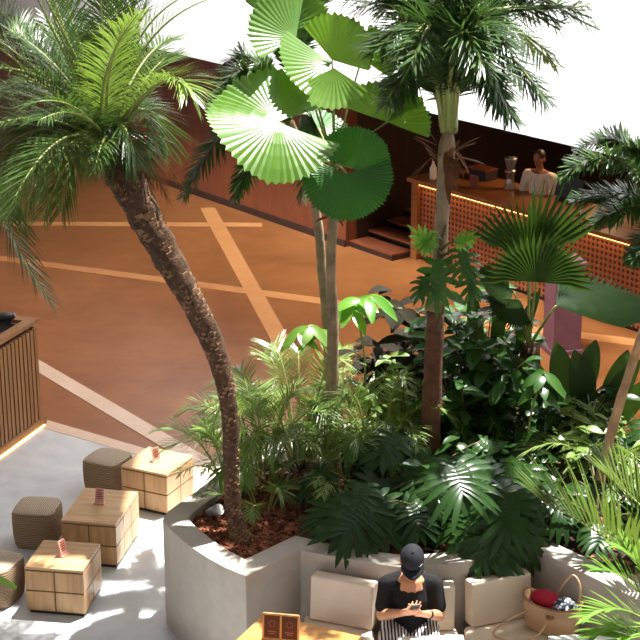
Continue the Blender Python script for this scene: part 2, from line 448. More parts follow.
# wall beside the steps, bulkhead over the bar, back wall behind the bar
wa, wb = G(220, 210), G(346, 247)
ly = (wb-OB).dot(BN); lx = (wb-OB).dot(BD)
w1 = MB().box(B(lx-10, ly+.15, 1.5), (20, .3, 3.0), BROT)
struct('wall_back', w1, M['brownwall'])
struct('baseboard_back', MB().box(B(lx-10, ly-.012, .05), (20, .024, .1), BROT), M['darkwall'])
wall_side = MB().box(B(lx-.15, ly+3.2, 1.5), (.3, 6, 3.0), BROT)
struct('wall_recess', wall_side, M['darkwall'])
struct('wall_bar', MB().box(B(5, 4.3, 1.5), (24, .2, 3.0), BROT), M['darkwall'])
ZB = 2.62
bk = G(219, 63.6, ZB); by = (bk-OB).dot(BN)
struct('wall_bulkhead', MB().box(B(3, by+.2, ZB+4), (46, .4, 8.0), BROT), M['white'])
struct('ceiling', MB().box(B(3, by+8.4, ZB+.15), (46, 16.0, .25), BROT), M['soffit'])
# high roof with a skylight opening over the planter
SUN = V((.26, .22, .93)).normalized(); shx, shy = SUN.x/SUN.z*10.5, SUN.y/SUN.z*10.5
hx0, hx1, hy0, hy1, rz = -3.7+shx, 7+shx, 8.4+shy, 14.8+shy, 10.5
rf = MB()
rf.box((0, (hy0-12)/2, rz), (50, hy0+12, .3)); rf.box((0, (hy1+45)/2, rz), (50, 45-hy1, .3))
rf.box(((hx0-25)/2, (hy0+hy1)/2, rz), (hx0+25, hy1-hy0, .3)); rf.box(((hx1+25)/2, (hy0+hy1)/2, rz), (25-hx1, hy1-hy0, .3))
plx, ply = -1.9+shx, 11.9+shy
rf.box(((hx0+plx)/2, (ply+hy1)/2, rz), (plx-hx0, hy1-ply, .3))  # unseen patch added to keep sun off the floor round the cube tables
struct('ceiling_high', rf, M['white'])
for i in range(2):  # unseen bars added across the opening to break up the sunlight
    x = plx+(hx1-plx)*(i+1)/3
    rf2 = MB().box((x, (hy0+hy1)/2, rz), (.08, hy1-hy0, .3)); struct('shade_bar', rf2, M['white'])

# steps up beside the bar
st = thing('step_flight', B(lx+1, 1, 0), 'low dark brown steps rising beside the end of the bar', 'steps')
slen = -lx-.06
for i in range(4):
    y0 = ly+.06+i*.36
    h = .10*(i+1)
    MB().box(B(lx+slen/2+.02, y0+.9, h/2-.012), (slen, 1.8-.2*i, h-.024), BROT).build('riser', M['darkwall'], st)
    MB().box(B(lx+slen/2+.02, y0+.17, h-.012), (slen, .36, .024), BROT).build('tread', M['brownwall'], st)

# ================================================================== BAR
bar = thing('bar_counter', OB, 'long bar counter with woven cane front and glowing strip under its top', 'bar counter')
BL, BH = 9.5, 1.17
def barbox(name, x0, x1, y0, y1, z0, z1, mat, parent=bar, bev=0):
    # modelled along the bar's own axes so the weave runs with it
    mb = MB().box(((x0+x1)/2, (y0+y1)/2, (z0+z1)/2), (x1-x0, y1-y0, z1-z0))
    o = mb.build(name, mat, None, bevel=bev, off=V())
    o.parent = parent; o.location = OB-OFF[parent.name]; o.rotation_euler = (0, 0, BROT); OFF[o.name] = V(OFF[parent.name])
    return o
barbox('front_panel', .14, BL, .06, .12, .06, BH-.10, M['cane'])
barbox('end_post', 0, .13, 0, .16, 0, BH-.03, M['barwood'], bev=.006)
barbox('end_panel', .03, .09, .16, .9, 0, BH-.03, M['barwood'])
barbox('counter_top', -.05, BL, -.05, .95, BH-.03, BH+.03, M['barwood'], bev=.006)
barbox('plinth', .14, BL, .09, .14, 0, .06, M['plinth'])
barbox('led_strip', .14, BL, .02, .045, BH-.06, BH-.035, M['led'])
barbox('top_rail', .13, BL, .045, .12, BH-.10, BH-.03, M['barwood'])
for x in (2.4, 4.8, 7.2): barbox('panel_joint', x, x+.02, .05, .06, .06, BH-.1, M['barwood'])
# shelving and appliances along the wall behind
sh = thing('back_shelf', B(4, 3.9, 0), 'dark back counter with a pale worktop along the bar wall', 'shelf')
MB().box(B(5.2, 3.85, .45), (8, .6, .9), BROT).build('cabinet', M['darkwall'], sh)
MB().box(B(5.2, 3.83, .93), (8.1, .66, .05), BROT).build('worktop', M['barwood'], sh)
def onplane(px, py, y):
    r = ray(px, py); return CAM+r*((OB+BN*y-CAM).dot(BN)/r.dot(BN))
pa, pb_ = onplane(500, 155, 3.9), onplane(546, 160, 3.9)
hood = thing('wall_shelf', (pa+pb_)/2, 'tan wall shelf panel behind the person at the bar', 'shelf')
xa_, xb_ = (pa-OB).dot(BD), (pb_-OB).dot(BD)
MB().box(B((xa_+xb_)/2, 3.95, pa.z), (xb_-xa_, .5, .06), BROT).build('shelf_board', M['barwood'], hood)
MB().box(B((xa_+xb_)/2, 4.17, pa.z-.32), (xb_-xa_, .03, .6), BROT).build('back_panel', M['brownwall'], hood)
pa = onplane(506, 172, 3.95)
t = thing('coffee_machine', V((pa.x, pa.y, .955)), 'grey coffee machine on the dark back counter behind the bar', 'coffee machine')
MB().box(V((pa.x, pa.y, 1.2)), (.6, .45, .4), BROT).build('body', M['steel'], t, bevel=.03)
MB().box(V((pa.x, pa.y, .98)), (.62, .5, .05), BROT).build('drip_tray', M['black'], t)
MB().tube([V((pa.x, pa.y, 1.1))-BN*.22, V((pa.x, pa.y, 1.1))-BN*.3], .035, 10).build('group_head', M['grey'], t)
def onbar(px, py): 
    q = G(px, py, BH+.03); return q
q = onbar(433, 179)
t = thing('bottle', q, 'tan bottle at the end of the bar top, beside the palm trunk', 'bottle')
MB().lathe([(.045, 0), (.05, .02), (.05, .16), (.03, .2), (.018, .23), (.018, .27)], q, 16).build('body', M['cream'], t, True)
MB().lathe([(.021, .268), (.021, .295)], q, 12).build('cap', M['tandark'], t, True)
q = onbar(474, 188)
t = thing('menu_card', q, 'small orange framed card standing on the bar top', 'card')
MB().box(q+V((0, 0, .09)), (.16, .02, .18), BROT).build('frame', M['barwood'], t, bevel=.004)
MB().box(q+V((0, 0, .09))-BN*.012, (.12, .006, .14), BROT).build('face', M['red'] if False else M['ink'], t)
q = onbar(459, 183)+BN*.45
t = thing('cash_box', q, 'low dark box behind the orange card on the bar', 'box')
MB().box(q+V((0, 0, .07)), (.36, .24, .14), BROT).build('body', M['plinth'], t, bevel=.01)
MB().box(q+V((0, 0, .15)), (.37, .25, .02), BROT).build('lid', M['brownwall'], t)
q = onbar(494, 192)+BN*.3
t = thing('coffee_grinder', q, 'pale upright grinder on the bar left of the person in cream', 'grinder')
MB().lathe([(.09, 0), (.09, .03), (.06, .05), (.06, .22), (.08, .24), (.08, .27)], q, 18).build('body', M['steel'], t, True)
MB().lathe([(.045, .27), (.09, .42), (.09, .44)], q, 18).build('hopper', M['grey'], t, True)
q = onbar(556, 204)+BN*.25
t = thing('payment_terminal', q, 'black sloping till screen on the bar in front of the person', 'till')
MB().box(q+V((0, 0, .02)), (.3, .22, .04), BROT).build('base', M['black'], t, bevel=.006)
MB().box(q+V((0, 0, .18)), (.46, .03, .28), BROT, Matrix.Rotation(BROT, 3, 'Z')@Matrix.Rotation(R(-18), 3, 'X')).build('screen', M['black'], t, bevel=.006)
MB().tube([q+V((0, 0, .03)), q+V((0, 0, .15))], .03, 10).build('neck', M['black'], t)
q = onbar(590, 222)
t = thing('serving_tray', q, 'wooden serving tray on the bar right of the till', 'tray')
MB().box(q+V((0, 0, .012)), (.5, .34, .024), BROT).build('tray_base', M['honey'], t, bevel=.004)
for s in (-1, 1):
    MB().box(q+BD*(.25*s)+V((0, 0, .035)), (.02, .34, .05), BROT).build('handle', M['tandark'], t)
q2 = q+V((0, 0, .026))
for i, (dx, dy) in enumerate(((-.12, 0), (.08, .05))):
    qq = q2+BD*dx+BN*dy
    t = thing('cup', qq, ['cup on the near side of the wooden serving tray', 'cup on the far side of the wooden serving tray'][i], 'cup', 'cups on the bar tray')
    MB().lathe([(.03, 0), (.042, .04), (.045, .09), (.04, .088), (.028, .01)], qq, 16).build('bowl', M['whitetop'], t, True)
    MB().tube([qq+V((.043, 0, .07)), qq+V((.07, 0, .06)), qq+V((.066, 0, .03)), qq+V((.038, 0, .025))], .006, 6).build('handle', M['whitetop'], t, True)
# mauve pillar in front of the bar
q = G(561, 350); zz = at(561, 262, q.y).z
t = thing('plinth_stand', q, 'plain mauve square pedestal standing before the cane bar front', 'pedestal')
MB().box(q+V((0, 0, zz/2)), (.36, .36, zz), R(12)).build('shaft', M['mauve'], t, bevel=.01)
MB().box(q+V((0, 0, .03)), (.42, .42, .06), R(12)).build('foot', M['mauve'], t, bevel=.008)
MB().box(q+V((0, 0, zz+.02)), (.42, .42, .04), R(12)).build('cap', M['mauve'], t, bevel=.008)

# ================================================================== CUBE TABLES, STOOLS
def cube_table(name, label, cx, cy, rot, L, ncol):
    t = local(name, label, 'low table', 'oak cube tables on the pale floor')
    W, H, g = .5, .43, .012
    MB().box((0, 0, .02), (W-.04, L-.04, .04)).build('plinth', M['plinth'], t)
    MB().box((0, 0, .235), (W-.016, L-.016, .38)).build('core', M['groove'], t)
    MB().box((0, 0, H-.012), (W, L, .024)).build('top', M['oaktop'], t, bevel=.003)
    hz = (H-.024-.035-g*2)/2
    for r in range(2):
        zc = .035+hz/2+r*(hz+g)
        for s in (-1, 1):
            k = 2; w = (W-g)/k
            for i in range(k):
                MB().box((-W/2+w/2+i*(w+g), s*(L/2-.006), zc), (w, .012, hz)).build('front_panel' if s < 0 else 'rear_panel', M['oak'], t, bevel=.0015)
            w = (L-g*(ncol-1)-.024)/ncol
            for i in range(ncol):
                MB().box((s*(W/2-.006), -L/2+.012+w/2+i*(w+g), zc), (.012, w, hz)).build('side_panel', M['oak'], t, bevel=.0015)
    t.location = (cx, cy, .004); t.rotation_euler = (0, 0, rot)
    return t
cube_table('cube_table', 'small oak cube table nearest the camera, front face in shade', -2.15, 12.0, -.156, .5, 2)
cube_table('cube_table', 'longer oak block table, middle of the three, three panels deep', -1.963, 12.959, -.181, .69, 3)
cube_table('cube_table', 'oak cube table furthest back, beside the white planter wall', -1.549, 13.958, -.444, .5, 2)
def menu_stand(x, y, rot, label, kind=0):
    t = local('menu_stand', label, 'menu stand', 'pink menu stands on the cube tables')
    MB().box((0, 0, .006), (.10, .07, .012)).build('base', M['pink'], t, bevel=.002)
    tl = Matrix.Rotation(R(-14), 3, 'X')
    MB().box((0, .0, .075), (.085, .008, .13), 0, tl).build('card', M['pink'], t, bevel=.002)
    ln = MB()
    for i, (w, z) in enumerate(((.05, .045), (.06, .025), (.055, .008), (.06, -.01), (.045, -.028))):
        ln.box(V((0, 0, .075))+tl@V((0, -.006, z)), (w, .002, .008), 0, tl)
    ln.build('print', M['ink'], t)
    t.location = (x, y, .434); t.rotation_euler = (0, 0, rot)
p = G(63, 555, .434); menu_stand(p.x, p.y, R(62), 'pink menu stand on the nearest cube table, seen edge on')
p = G(100, 503, .434); menu_stand(p.x, p.y, R(-12), 'pink menu stand on the middle block table, facing the camera')
p = G(156, 461, .434); menu_stand(p.x, p.y, R(40), 'pink menu stand on the cube table furthest back')
def pouf(px, py, rot, label, w=.38, h=.40):
    t = local('woven_pouf', label, 'stool', 'woven rush stools by the cube tables')
    mb = MB(); n = 32; prof = [(.86, 0), (.93, .03), (1.0, .16), (1.01, .28), (1.0, .36), (.95, .392)]
    vs, fs = [], []
    for s, z in prof:
        for k in range(n):
            a = 2*PI*k/n; e = .42
            x = math.copysign(abs(cos(a))**e, cos(a)); y = math.copysign(abs(sin(a))**e, sin(a))
            vs.append((x*w/2*s, y*w/2*s, z*h/.4))
    for i in range(len(prof)-1):
        for k in range(n): fs.append((i*n+k, i*n+(k+1) % n, (i+1)*n+(k+1) % n, (i+1)*n+k))
    fs.append(tuple(range(n-1, -1, -1)))
    MB().add(vs, fs).build('body', M['rush'], t, True)
    vs, fs = [], []
    for j, (s, z) in enumerate(((.95, .392), (.90, .402), (.6, .414), (.3, .418), (.02, .419))):
        for k in range(n):
            a = 2*PI*k/n; e = .42+.5*(j/4)
            x = math.copysign(abs(cos(a))**e, cos(a)); y = math.copysign(abs(sin(a))**e, sin(a))
            vs.append((x*w/2*s, y*w/2*s, z*h/.4))
    for i in range(4):
        for k in range(n): fs.append((i*n+k, i*n+(k+1) % n, (i+1)*n+(k+1) % n, (i+1)*n+k))
    fs.append(tuple(range(4*n, 5*n)))
    MB().add(vs, fs).build('seat', M['rushtop'], t, True)
    p = G(px, py, 0.004); t.location = p; t.rotation_euler = (0, 0, rot)
pouf(39, 541, R(-8), 'woven rush stool beside the middle block table', .40, .36)
pouf(109, 490, R(-25), 'woven rush stool behind the middle table, touching the furthest cube', .40, .36)
pouf(-2, 598, R(-20), 'woven rush stool cut by the picture edge, green leaf tip before it', .40, .36)

# ================================================================== SLATTED BOX (left)
cnr = G(44.5, 424); d = V((sin(R(20)), cos(R(20)), 0)); dp = V((-d.y, d.x, 0))
sb = thing('slatted_planter', cnr-d*1.1, 'slatted brown wood planter box with a glowing strip at its base', 'planter box')
H, Ln, Wd = 1.2, 2.4, 1.1
ang = math.atan2(d.y, d.x)
mid = cnr-d*(Ln/2)+dp*(Wd/2)
MB().box(mid+V((0, 0, .09+.46)), (Ln-.06, Wd-.06, H-.16), ang).build('carcass', M['slatgap'], sb)
MB().box(mid+V((0, 0, .05)), (Ln+.04, Wd+.04, .09), ang).build('plinth', M['slat'], sb)
sl = MB(); n = 30
for i in range(n):
    c = cnr-d*(.04+(Ln-.08)*(i+.5)/n)+dp*.012
    sl.box(c+V((0, 0, .10+.48)), ((Ln-.08)/n*.72, .03, H-.14), ang)
for i in range(13):
    c = cnr+dp*(.04+(Wd-.08)*(i+.5)/13)-d*.012
    sl.box(c+V((0, 0, .10+.48)), (.03, (Wd-.08)/13*.72, H-.14), ang)
sl.build('slats', M['slat'], sb)
for nm, c, s in (('rim', cnr-d*(Ln/2)+dp*.06, (Ln, .12, .04)), ('rim', cnr-d*(Ln/2)+dp*(Wd-.06), (Ln, .12, .04)),
                 ('rim', cnr-d*.06+dp*(Wd/2), (.12, Wd-.24, .04)), ('rim', cnr-d*(Ln-.06)+dp*(Wd/2), (.12, Wd-.24, .04))):
    MB().box(c+V((0, 0, H-.02)), s, ang).build(nm, M['slat'], sb)
MB().box(cnr-d*(Ln/2)-dp*.03+V((0, 0, .012)), (Ln-.1, .012, .012), ang).build('led_strip', M['led'], sb)
q = G(4, 322, H)
t = thing('spotlight', q, 'black spotlight lying in the top of the slatted box', 'spotlight')
MB().tube([q+V((-.12, -.05, .05)), q+V((.02, 0, .06)), q+V((.10, .03, .06))], [.05, .05, .035], 14).build('body', M['black'], t, True)
MB().tube([q+V((.10, .03, .06)), q+V((.115, .035, .06))], [.03, .03], 14).build('lens', M['grey'], t, True)
MB().box(q+V((0, 0, .012)), (.16, .1, .03)).build('bracket', M['black'], t)
q = cnr-d*.9+dp*.5
t = thing('cable_tray', q+V((0, 0, H-.1)), 'black liner inside the top of the slatted box', 'liner')
MB().box(q+V((0, 0, H-.09)), (Ln*.7, .7, .04), ang).build('sheet', M['black'], t)

# ================================================================== MAIN PLANTER
RZ = .95
front = [(162.7, 519), (169, 528), (178, 536), (191, 547), (206, 557), (225, 567.5), (245.6, 576), (300.5, 549.5), (315, 553), (330, 556), (348, 559), (369, 562.5), (388, 565.5),
         (405, 567), (430, 566), (448, 564), (465, 561.5), (485, 558.5), (510, 553.5), (533, 548.5), (560, 561), (590, 576), (640, 601), (700, 630)]
outer = [G(x, y, RZ) for x, y in front]
outer = [V((p.x, p.y, 0)) for p in outer]
back = [V(p) for p in ((5.2, 9.4, 0), (5.6, 11.4, 0), (4.4, 12.9, 0), (3.0, 13.35, 0), (1.6, 13.6, 0), (.5, 13.7, 0), (-.2, 13.5, 0), (-.55, 13.0, 0))]
back += [V((p.x, p.y, 0)) for p in [G(232, 463, RZ), G(212, 478, RZ), G(196, 491, RZ), G(179, 503, RZ), G(168, 511, RZ)]]
poly = outer+back
n = len(poly)
def inset(poly, dist):
    out = []
    for i in range(len(poly)):
        a, b, c = poly[i-1], poly[i], poly[(i+1) % len(poly)]
        e1, e2 = (b-a).normalized(), (c-b).normalized()
        n1, n2 = V((-e1.y, e1.x, 0)), V((-e2.y, e2.x, 0))
        m = (n1+n2); m = m.normalized() if m.length > .01 else n1
        out.append(b+m*(dist/max(.5, m.dot(n1))))
    return out
area = sum(poly[i-1].x*poly[i].y-poly[i].x*poly[i-1].y for i in range(n))
inner = inset(poly, .2 if area > 0 else -.2)
base = inset(poly, .0)
pl = thing('planter', (0, 11.6, 0), 'large pale rendered planter with scalloped wall holding the palms', 'planter')
mb = MB()
vs = [V((p.x, p.y, 0)) for p in base]+[V((p.x, p.y, RZ)) for p in poly]+[V((p.x, p.y, RZ)) for p in inner]+[V((p.x, p.y, RZ-.2)) for p in inner]
fs = []
for i in range(n):
    j = (i+1) % n
    fs += [(i, j, n+j, n+i), (n+i, n+j, 2*n+j, 2*n+i), (2*n+i, 2*n+j, 3*n+j, 3*n+i)]
mb.add(vs, fs); mb.build('wall', M['planter'], pl, bevel=.012)
so = MB(); so.add([V((p.x, p.y, RZ-.09)) for p in inner], [tuple(range(n))]); so.build('soil', M['soil'], pl)
# bark chips
def inside(x, y, P):
    c = False
    for i in range(len(P)):
        a, b = P[i-1], P[i]
        if (a.y > y) != (b.y > y) and x < (b.x-a.x)*(y-a.y)/(b.y-a.y)+a.x: c = not c
    return c
ch = MB(); k = 0
while k < 4200:
    x, y = (U(-1.3, .6), U(10.4, 12.6)) if k < 3400 else (U(-1, 5), U(10.4, 14))
    if not inside(x, y, inner): continue
    m3 = Euler((U(-.6, .6), U(-.6, .6), U(0, PI))).to_matrix()
    ch.box((x, y, RZ-.08+U(0, .035)), (U(.03, .085), U(.015, .035), U(.006, .014)), 0, m3); k += 1
o = ch.build('bark_mulch', M['mulch']); tag(o, 'loose reddish bark chips over the planter soil', 'mulch', kind='stuff')
# little garden spotlight on the mulch
q = G(214, 520, .9)
t = thing('garden_spotlight', q, 'small grey garden spotlight on the bark at the planter edge', 'spotlight')
MB().tube([q+V((-.05, .03, .05)), q+V((.02, -.01, .09)), q+V((.05, -.03, .105))], [.03, .045, .05], 14).build('body', M['grey'], t, True)
MB().tube([q-V((0, 0, .04)), q+V((0, 0, .07))], .01, 8).build('spike', M['black'], t)
MB().tube([q+V((.05, -.03, .105)), q+V((.056, -.034, .108))], [.042, .042], 14).build('lens', M['whitetop'], t)

# ================================================================== BENCH, CUSHIONS
def wallpt(px):
    for i in range(len(front)-1):
        if front[i][0] <= px <= front[i+1][0]:
            t = (px-front[i][0])/(front[i+1][0]-front[i][0]); return outer[i].lerp(outer[i+1], t)
def inward(p, dist): return V((p.x, p.y-dist, 0))
bench = thing('bench', (.5, 10.5, 0), 'built-in pale bench base along the planter wall', 'bench')
ws = [wallpt(x) for x in (303, 330, 369, 405, 430, 465, 510, 531)]
pts = [inward(w, .01) for w in ws]+[inward(w, .62) for w in reversed(ws)]
MB().prism(pts, 0, .36).build('base', M['planter'], bench, bevel=.01)
ws2 = [V(p) for p in (wallpt(533), wallpt(590), wallpt(640))]
nn = V((-.62, -.78, 0))
pts = [inward(ws2[0], .02), ws2[1]+V((-.01, -.03, 0)), ws2[2]+V((-.01, -.03, 0)), ws2[2]+nn*.6, inward(ws2[0], .62)]
MB().prism(pts, 0, .358).build('return_base', M['planter'], bench)
def puffy(mb_pts, z0, z1, name, label, cat, group, seam=True):
    t = thing(name, (sum(p.x for p in mb_pts)/4, sum(p.y for p in mb_pts)/4, z0), label, cat, group)
    MB().prism(mb_pts, z0, z1).build('cover', M['cushion'], t, True, bevel=.035, seg=4)
    return t
def seat_cushion(xa, xb, label, d0=.13, d1=.68, pts=None):
    a, b = wallpt(xa), wallpt(xb)
    P = pts or [inward(a, d1), inward(b, d1), inward(b, d0), inward(a, d0)]
    t = puffy(P, .36, .475, 'seat_cushion', label, 'cushion', 'cream seat cushions on the bench')
    c = sum((p for p in P), V())/4
    MB().tube([V((p.x, p.y, .418))+(c-p).normalized()*.012 for p in P+[P[0]]], .006, 6).build('piping', M['pipe'], t)
seat_cushion(304, 374, 'cream seat cushion behind the wooden table')
seat_cushion(378, 458, 'cream seat cushion under the person in the cap')
J = wallpt(531); K = wallpt(600)
a = wallpt(464)
seat_cushion(0, 0, 'cream seat cushion carrying the tan bag', pts=[inward(a, .70), inward(wallpt(531), .95)+V((.35, 0, 0)), K+V((-.22, -.05, 0)), inward(J, .11)+V((-.02, 0, 0)), inward(a, .13)])
def back_cushion(xa, xb, label, zt, zt2=None):
    a, b = wallpt(xa), wallpt(xb)
    e = (b-a).normalized(); nrm = V((e.y, -e.x, 0))
    if nrm.y > 0: nrm = -nrm
    c = (a+b)/2
    t = thing('back_cushion', (c.x, c.y-.08, .475), label, 'cushion', 'cream back cushions against the planter wall')
    T = .13; w = (b-a).length; h = zt-.47
    lean = Matrix.Rotation(math.atan2(e.y, e.x), 3, 'Z')@Matrix.Rotation(R(-4), 3, 'X')
    MB().box(c+nrm*(.015+T/2+.03)+V((0, 0, .475+h/2)), (w, T, h), 0, lean).build('cover', M['cushion'], t, False, bevel=.014, seg=3)
    fr = c+nrm*(.015+T/2+.03)+V((0, 0, .475+h/2))
    loop = [fr+lean@V((sx*(w/2-.006), T/2-.012, sz*(h/2-.006))) for sx, sz in ((-1, -1), (1, -1), (1, 1), (-1, 1), (-1, -1))]
    MB().tube(loop, .007, 6).build('piping', M['pipe'], t)
back_cushion(318, 380, 'cream back cushion left of the person, behind the wooden table', .83)
back_cushion(384, 453, 'cream back cushion directly behind the person in the cap', .83)
back_cushion(463, 522, 'cream back cushion left of the tan bag', .83)

# ================================================================== TABLES IN FRONT
TZ = .73
c0, cl, cr = G(265, 612.5, TZ), G(237, 640, TZ), G(340, 631, TZ)
du, dv = (cr-c0).normalized(), (cl-c0).normalized()
dv = (dv-du*dv.dot(du)).normalized(); wu = .78
tc_ = c0+du*(wu/2)+dv*.4
wt = thing('wooden_table', V((tc_.x, tc_.y, 0)), 'honey wood cafe table with a menu frame on it', 'table')
rz_ = math.atan2(du.y, du.x)
MB().box(tc_+V((0, 0, -.02)), (wu, .8, .04), rz_).build('table_top', M['honey'], wt, bevel=.006)
MB().tube([V((tc_.x, tc_.y, .03)), V((tc_.x, tc_.y, .69))], .035, 14).build('column', M['black'], wt, True)
MB().lathe([(.24, 0), (.24, .015), (.05, .035)], (tc_.x, tc_.y, 0), 28).build('base', M['black'], wt, True)
q = G(281, 641, TZ)
mf = thing('table_menu', q, 'wood framed pair of maroon menu cards on the wooden table', 'menu')
ex = V((.985, -.17, 0)); mr = math.atan2(ex.y, ex.x)
tl = Matrix.Rotation(mr, 3, 'Z')@Matrix.Rotation(R(-8), 3, 'X')
cc = q+V((0, 0, .105))
for dx in (-.128, 0, .128): MB().box(cc+tl@V((dx, 0, 0)), (.014, .016, .20), 0, tl).build('frame_bar', M['oak'], mf)
for dz in (-.1, .1, -.085): MB().box(cc+tl@V((0, 0, dz)), (.262, .016, .014), 0, tl).build('frame_bar', M['oak'], mf)
for dx in (-.064, .064):
    card = MB().box(cc+tl@V((dx, 0, 0)), (.114, .008, .186), 0, tl).build('card', M['maroon'], mf)
    pr = MB()
    for k in range(10):
        a = 2*PI*k/10
        pr.box(cc+tl@V((dx+cos(a)*.022, -.0055, .03+sin(a)*.022)), (.006, .002, .006), 0, tl)
    pr.box(cc+tl@V((dx, -.0055, -.03)), (.06, .002, .005), 0, tl); pr.box(cc+tl@V((dx, -.0055, -.045)), (.045, .002, .004), 0, tl)
    pr.build('print', M['gilt'], card, off=OFF[mf.name])
MB().box(q+V((0, 0, .006)), (.28, .08, .012), mr).build('base', M['oak'], mf)
def white_table(xa, ya, xb, yb, label):
    a, b = G(xa, ya, .73), G(xb, yb, .73); e = (b-a).normalized(); w = (b-a).length
    c = (a+b)/2; nrm = V((e.y, -e.x, 0)); cc = c+nrm*.35
    t = thing('white_table', V((cc.x, cc.y, 0)), label, 'table', 'white tables at the bench')
    MB().box(cc+V((0, 0, -.015)), (w, .7, .03), math.atan2(e.y, e.x)).build('table_top', M['whitetop'], t, bevel=.006)
    MB().tube([V((cc.x, cc.y, .03)), V((cc.x, cc.y, .7))], .03, 14).build('column', M['black'], t, True)
    MB().lathe([(.22, 0), (.22, .015), (.05, .035)], (cc.x, cc.y, 0), 28).build('base', M['black'], t, True)
white_table(398, 636.5, 463, 634.5, 'white table edge in front of the person in the cap')
white_table(548, 636, 625, 631, 'white table edge in front of the tan bag')

# ================================================================== BAG
q = G(553, 634, .475)
bag = thing('tote_bag', q, 'open tan leather tote bag with long handles on the bench', 'bag')
rb = Matrix.Rotation(R(-32), 3, 'Z')
def bp(x, y, z): return q+V((-.01, .04, 0))+rb@V((x*1.08, y*1.08, z*1.08))
vs, fs = [], []
nb = 28; prof = [(.15, .065, 0), (.19, .09, .03), (.205, .10, .12), (.215, .095, .22)]
for (a, b2, z) in prof:
    for k in range(nb):
        an = 2*PI*k/nb; x = math.copysign(abs(cos(an))**.75, cos(an))*a; y = math.copysign(abs(sin(an))**.75, sin(an))*b2
        vs.append(bp(x, y, z+(.05*(abs(x)/a)**3 if z > .2 else 0)))
for i in range(3):
    for k in range(nb): fs.append((i*nb+k, i*nb+(k+1) % nb, (i+1)*nb+(k+1) % nb, (i+1)*nb+k))
fs.append(tuple(range(nb-1, -1, -1)))
body = MB().add(vs, fs).build('body', M['tan'], bag, True)
md = body.modifiers.new('s', 'SOLIDIFY'); md.thickness = .006
rim = [vs[3*nb+k] for k in range(nb)]+[vs[3*nb]]
MB().tube(rim, .007, 6).build('rim', M['tandark'], bag, True)
MB().tube(catmull([bp(-.14, -.1, .17), bp(-.25, -.20, .10), bp(-.30, -.30, .03), bp(-.12, -.30, .02), bp(0, -.22, .08), bp(.04, -.1, .18)], 8), .009, 8).build('handle', M['tan'], bag, True)
MB().tube(catmull([bp(-.02, .085, .2), bp(.03, .10, .33), bp(.10, .10, .42), bp(.16, .09, .36), bp(.17, .07, .2)], 8), .009, 8).build('handle', M['tan'], bag, True)
MB().lathe([(.03, -.008), (.032, 0), (.03, .008)], bp(.03, -.108, .17), 12).build('tag', M['tandark'], bag)
mb = MB()
mb.ell(bp(-.06, .02, .23), (.125, .075, .06), rb, 20, 12)
for v_ in mb.v: v_ += V((0, 0, .012*mnoise.noise(v_*22)))
o = mb.build('folded_cloth', M['red'], None, True, off=bp(-.06, .02, .20)); tag(o, 'crimson folded cloth stuffed in the tan bag', 'cloth')
mb = MB(); mb.ell(bp(.10, .0, .215), (.10, .08, .07), rb, 20, 12)
for v_ in mb.v: v_ += V((0, 0, .02*mnoise.noise(v_*20)))
o = mb.build('scarf', M['scarf'], None, True, off=bp(.10, .0, .19)); tag(o, 'blue and white patterned scarf in the tan bag', 'scarf')

# ================================================================== PEOPLE
def remesh(o, vox=.008, it=3):
    m = o.modifiers.new('r', 'REMESH'); m.mode = 'VOXEL'; m.voxel_size = vox; m.use_smooth_shade = True
    s = o.modifiers.new('s', 'SMOOTH'); s.factor = .5; s.iterations = it
def hand(mb, wrist, d, palm, side, curl=.6, s=1.0):
    """palm and five bent fingers; d: pointing direction, palm: palm normal, side: where the thumb leaves"""
    d = d.normalized(); palm = (palm-d*palm.dot(d)).normalized(); sd = d.cross(palm).normalized()*side
    mb.limb([wrist, wrist+d*.03*s], [.024*s, .026*s])
    for k in range(4):
        f = (k-1.5)*.021*s
        kn = wrist+d*(.085-.004*abs(k-1))*s+sd*(-f)
        mb.limb([wrist+d*.025*s+sd*(-f*.6), kn], [.017*s, .0125*s], 8)
        L = [.040, .046, .043, .033][k]*s; a = curl*(.7+.12*k); q = kn; dd = d
        for j, l in enumerate((L, L*.7, L*.55)):
            dd = (dd*cos(a*(.7 if j == 0 else .8))+palm*sin(a*(.7 if j == 0 else .8))).normalized()
            q2 = q+dd*l; mb.limb([q, q2], [(.0095-.001*j)*s, (.0088-.001*j)*s], 8); q = q2
    b = wrist+d*.02*s+sd*.022*s
    t1 = b+(d*.5+sd*.75+palm*.25).normalized()*.04*s; t2 = t1+(d*.85+sd*.1+palm*.5).normalized()*.032*s; t3 = t2+(d*.8-sd*.25+palm*.5).normalized()*.024*s
    mb.limb([b, t1, t2, t3], [.015*s, .0115*s, .010*s, .0085*s], 8)
def head(mb, c, rot, s=1.0):
    P = lambda x, y, z: c+rot@V((x*s, y*s, z*s))
    mb.ell(P(0, .01, .02), (.075*s, .095*s, .098*s), rot, 20, 14)
    mb.ell(P(0, -.03, -.05), (.055*s, .06*s, .065*s), rot, 18, 12)
    mb.ell(P(0, -.055, -.098), (.028*s, .026*s, .02*s), rot)
    mb.limb([P(0, -.086, .012), P(0, -.108, -.028)], [.009*s, .014*s], 8)
    mb.ell(P(0, -.088, -.063), (.024*s, .012*s, .008*s), rot)
    for sx in (-1, 1):
        mb.ell(P(sx*.078, .01, -.012), (.011*s, .022*s, .033*s), rot)
        mb.ell(P(sx*.03, -.084, .026), (.02*s, .01*s, .007*s), rot)
    return P
hx_ = at(411, 590, 10.45).x
def PP(x, y, z): return V((hx_+x, 10.52+y, z))
per = thing('person', PP(0, 0, 0), 'seated person in black cap and black tee looking down at a phone', 'person')
bm_ = MB()
SH = 1.0
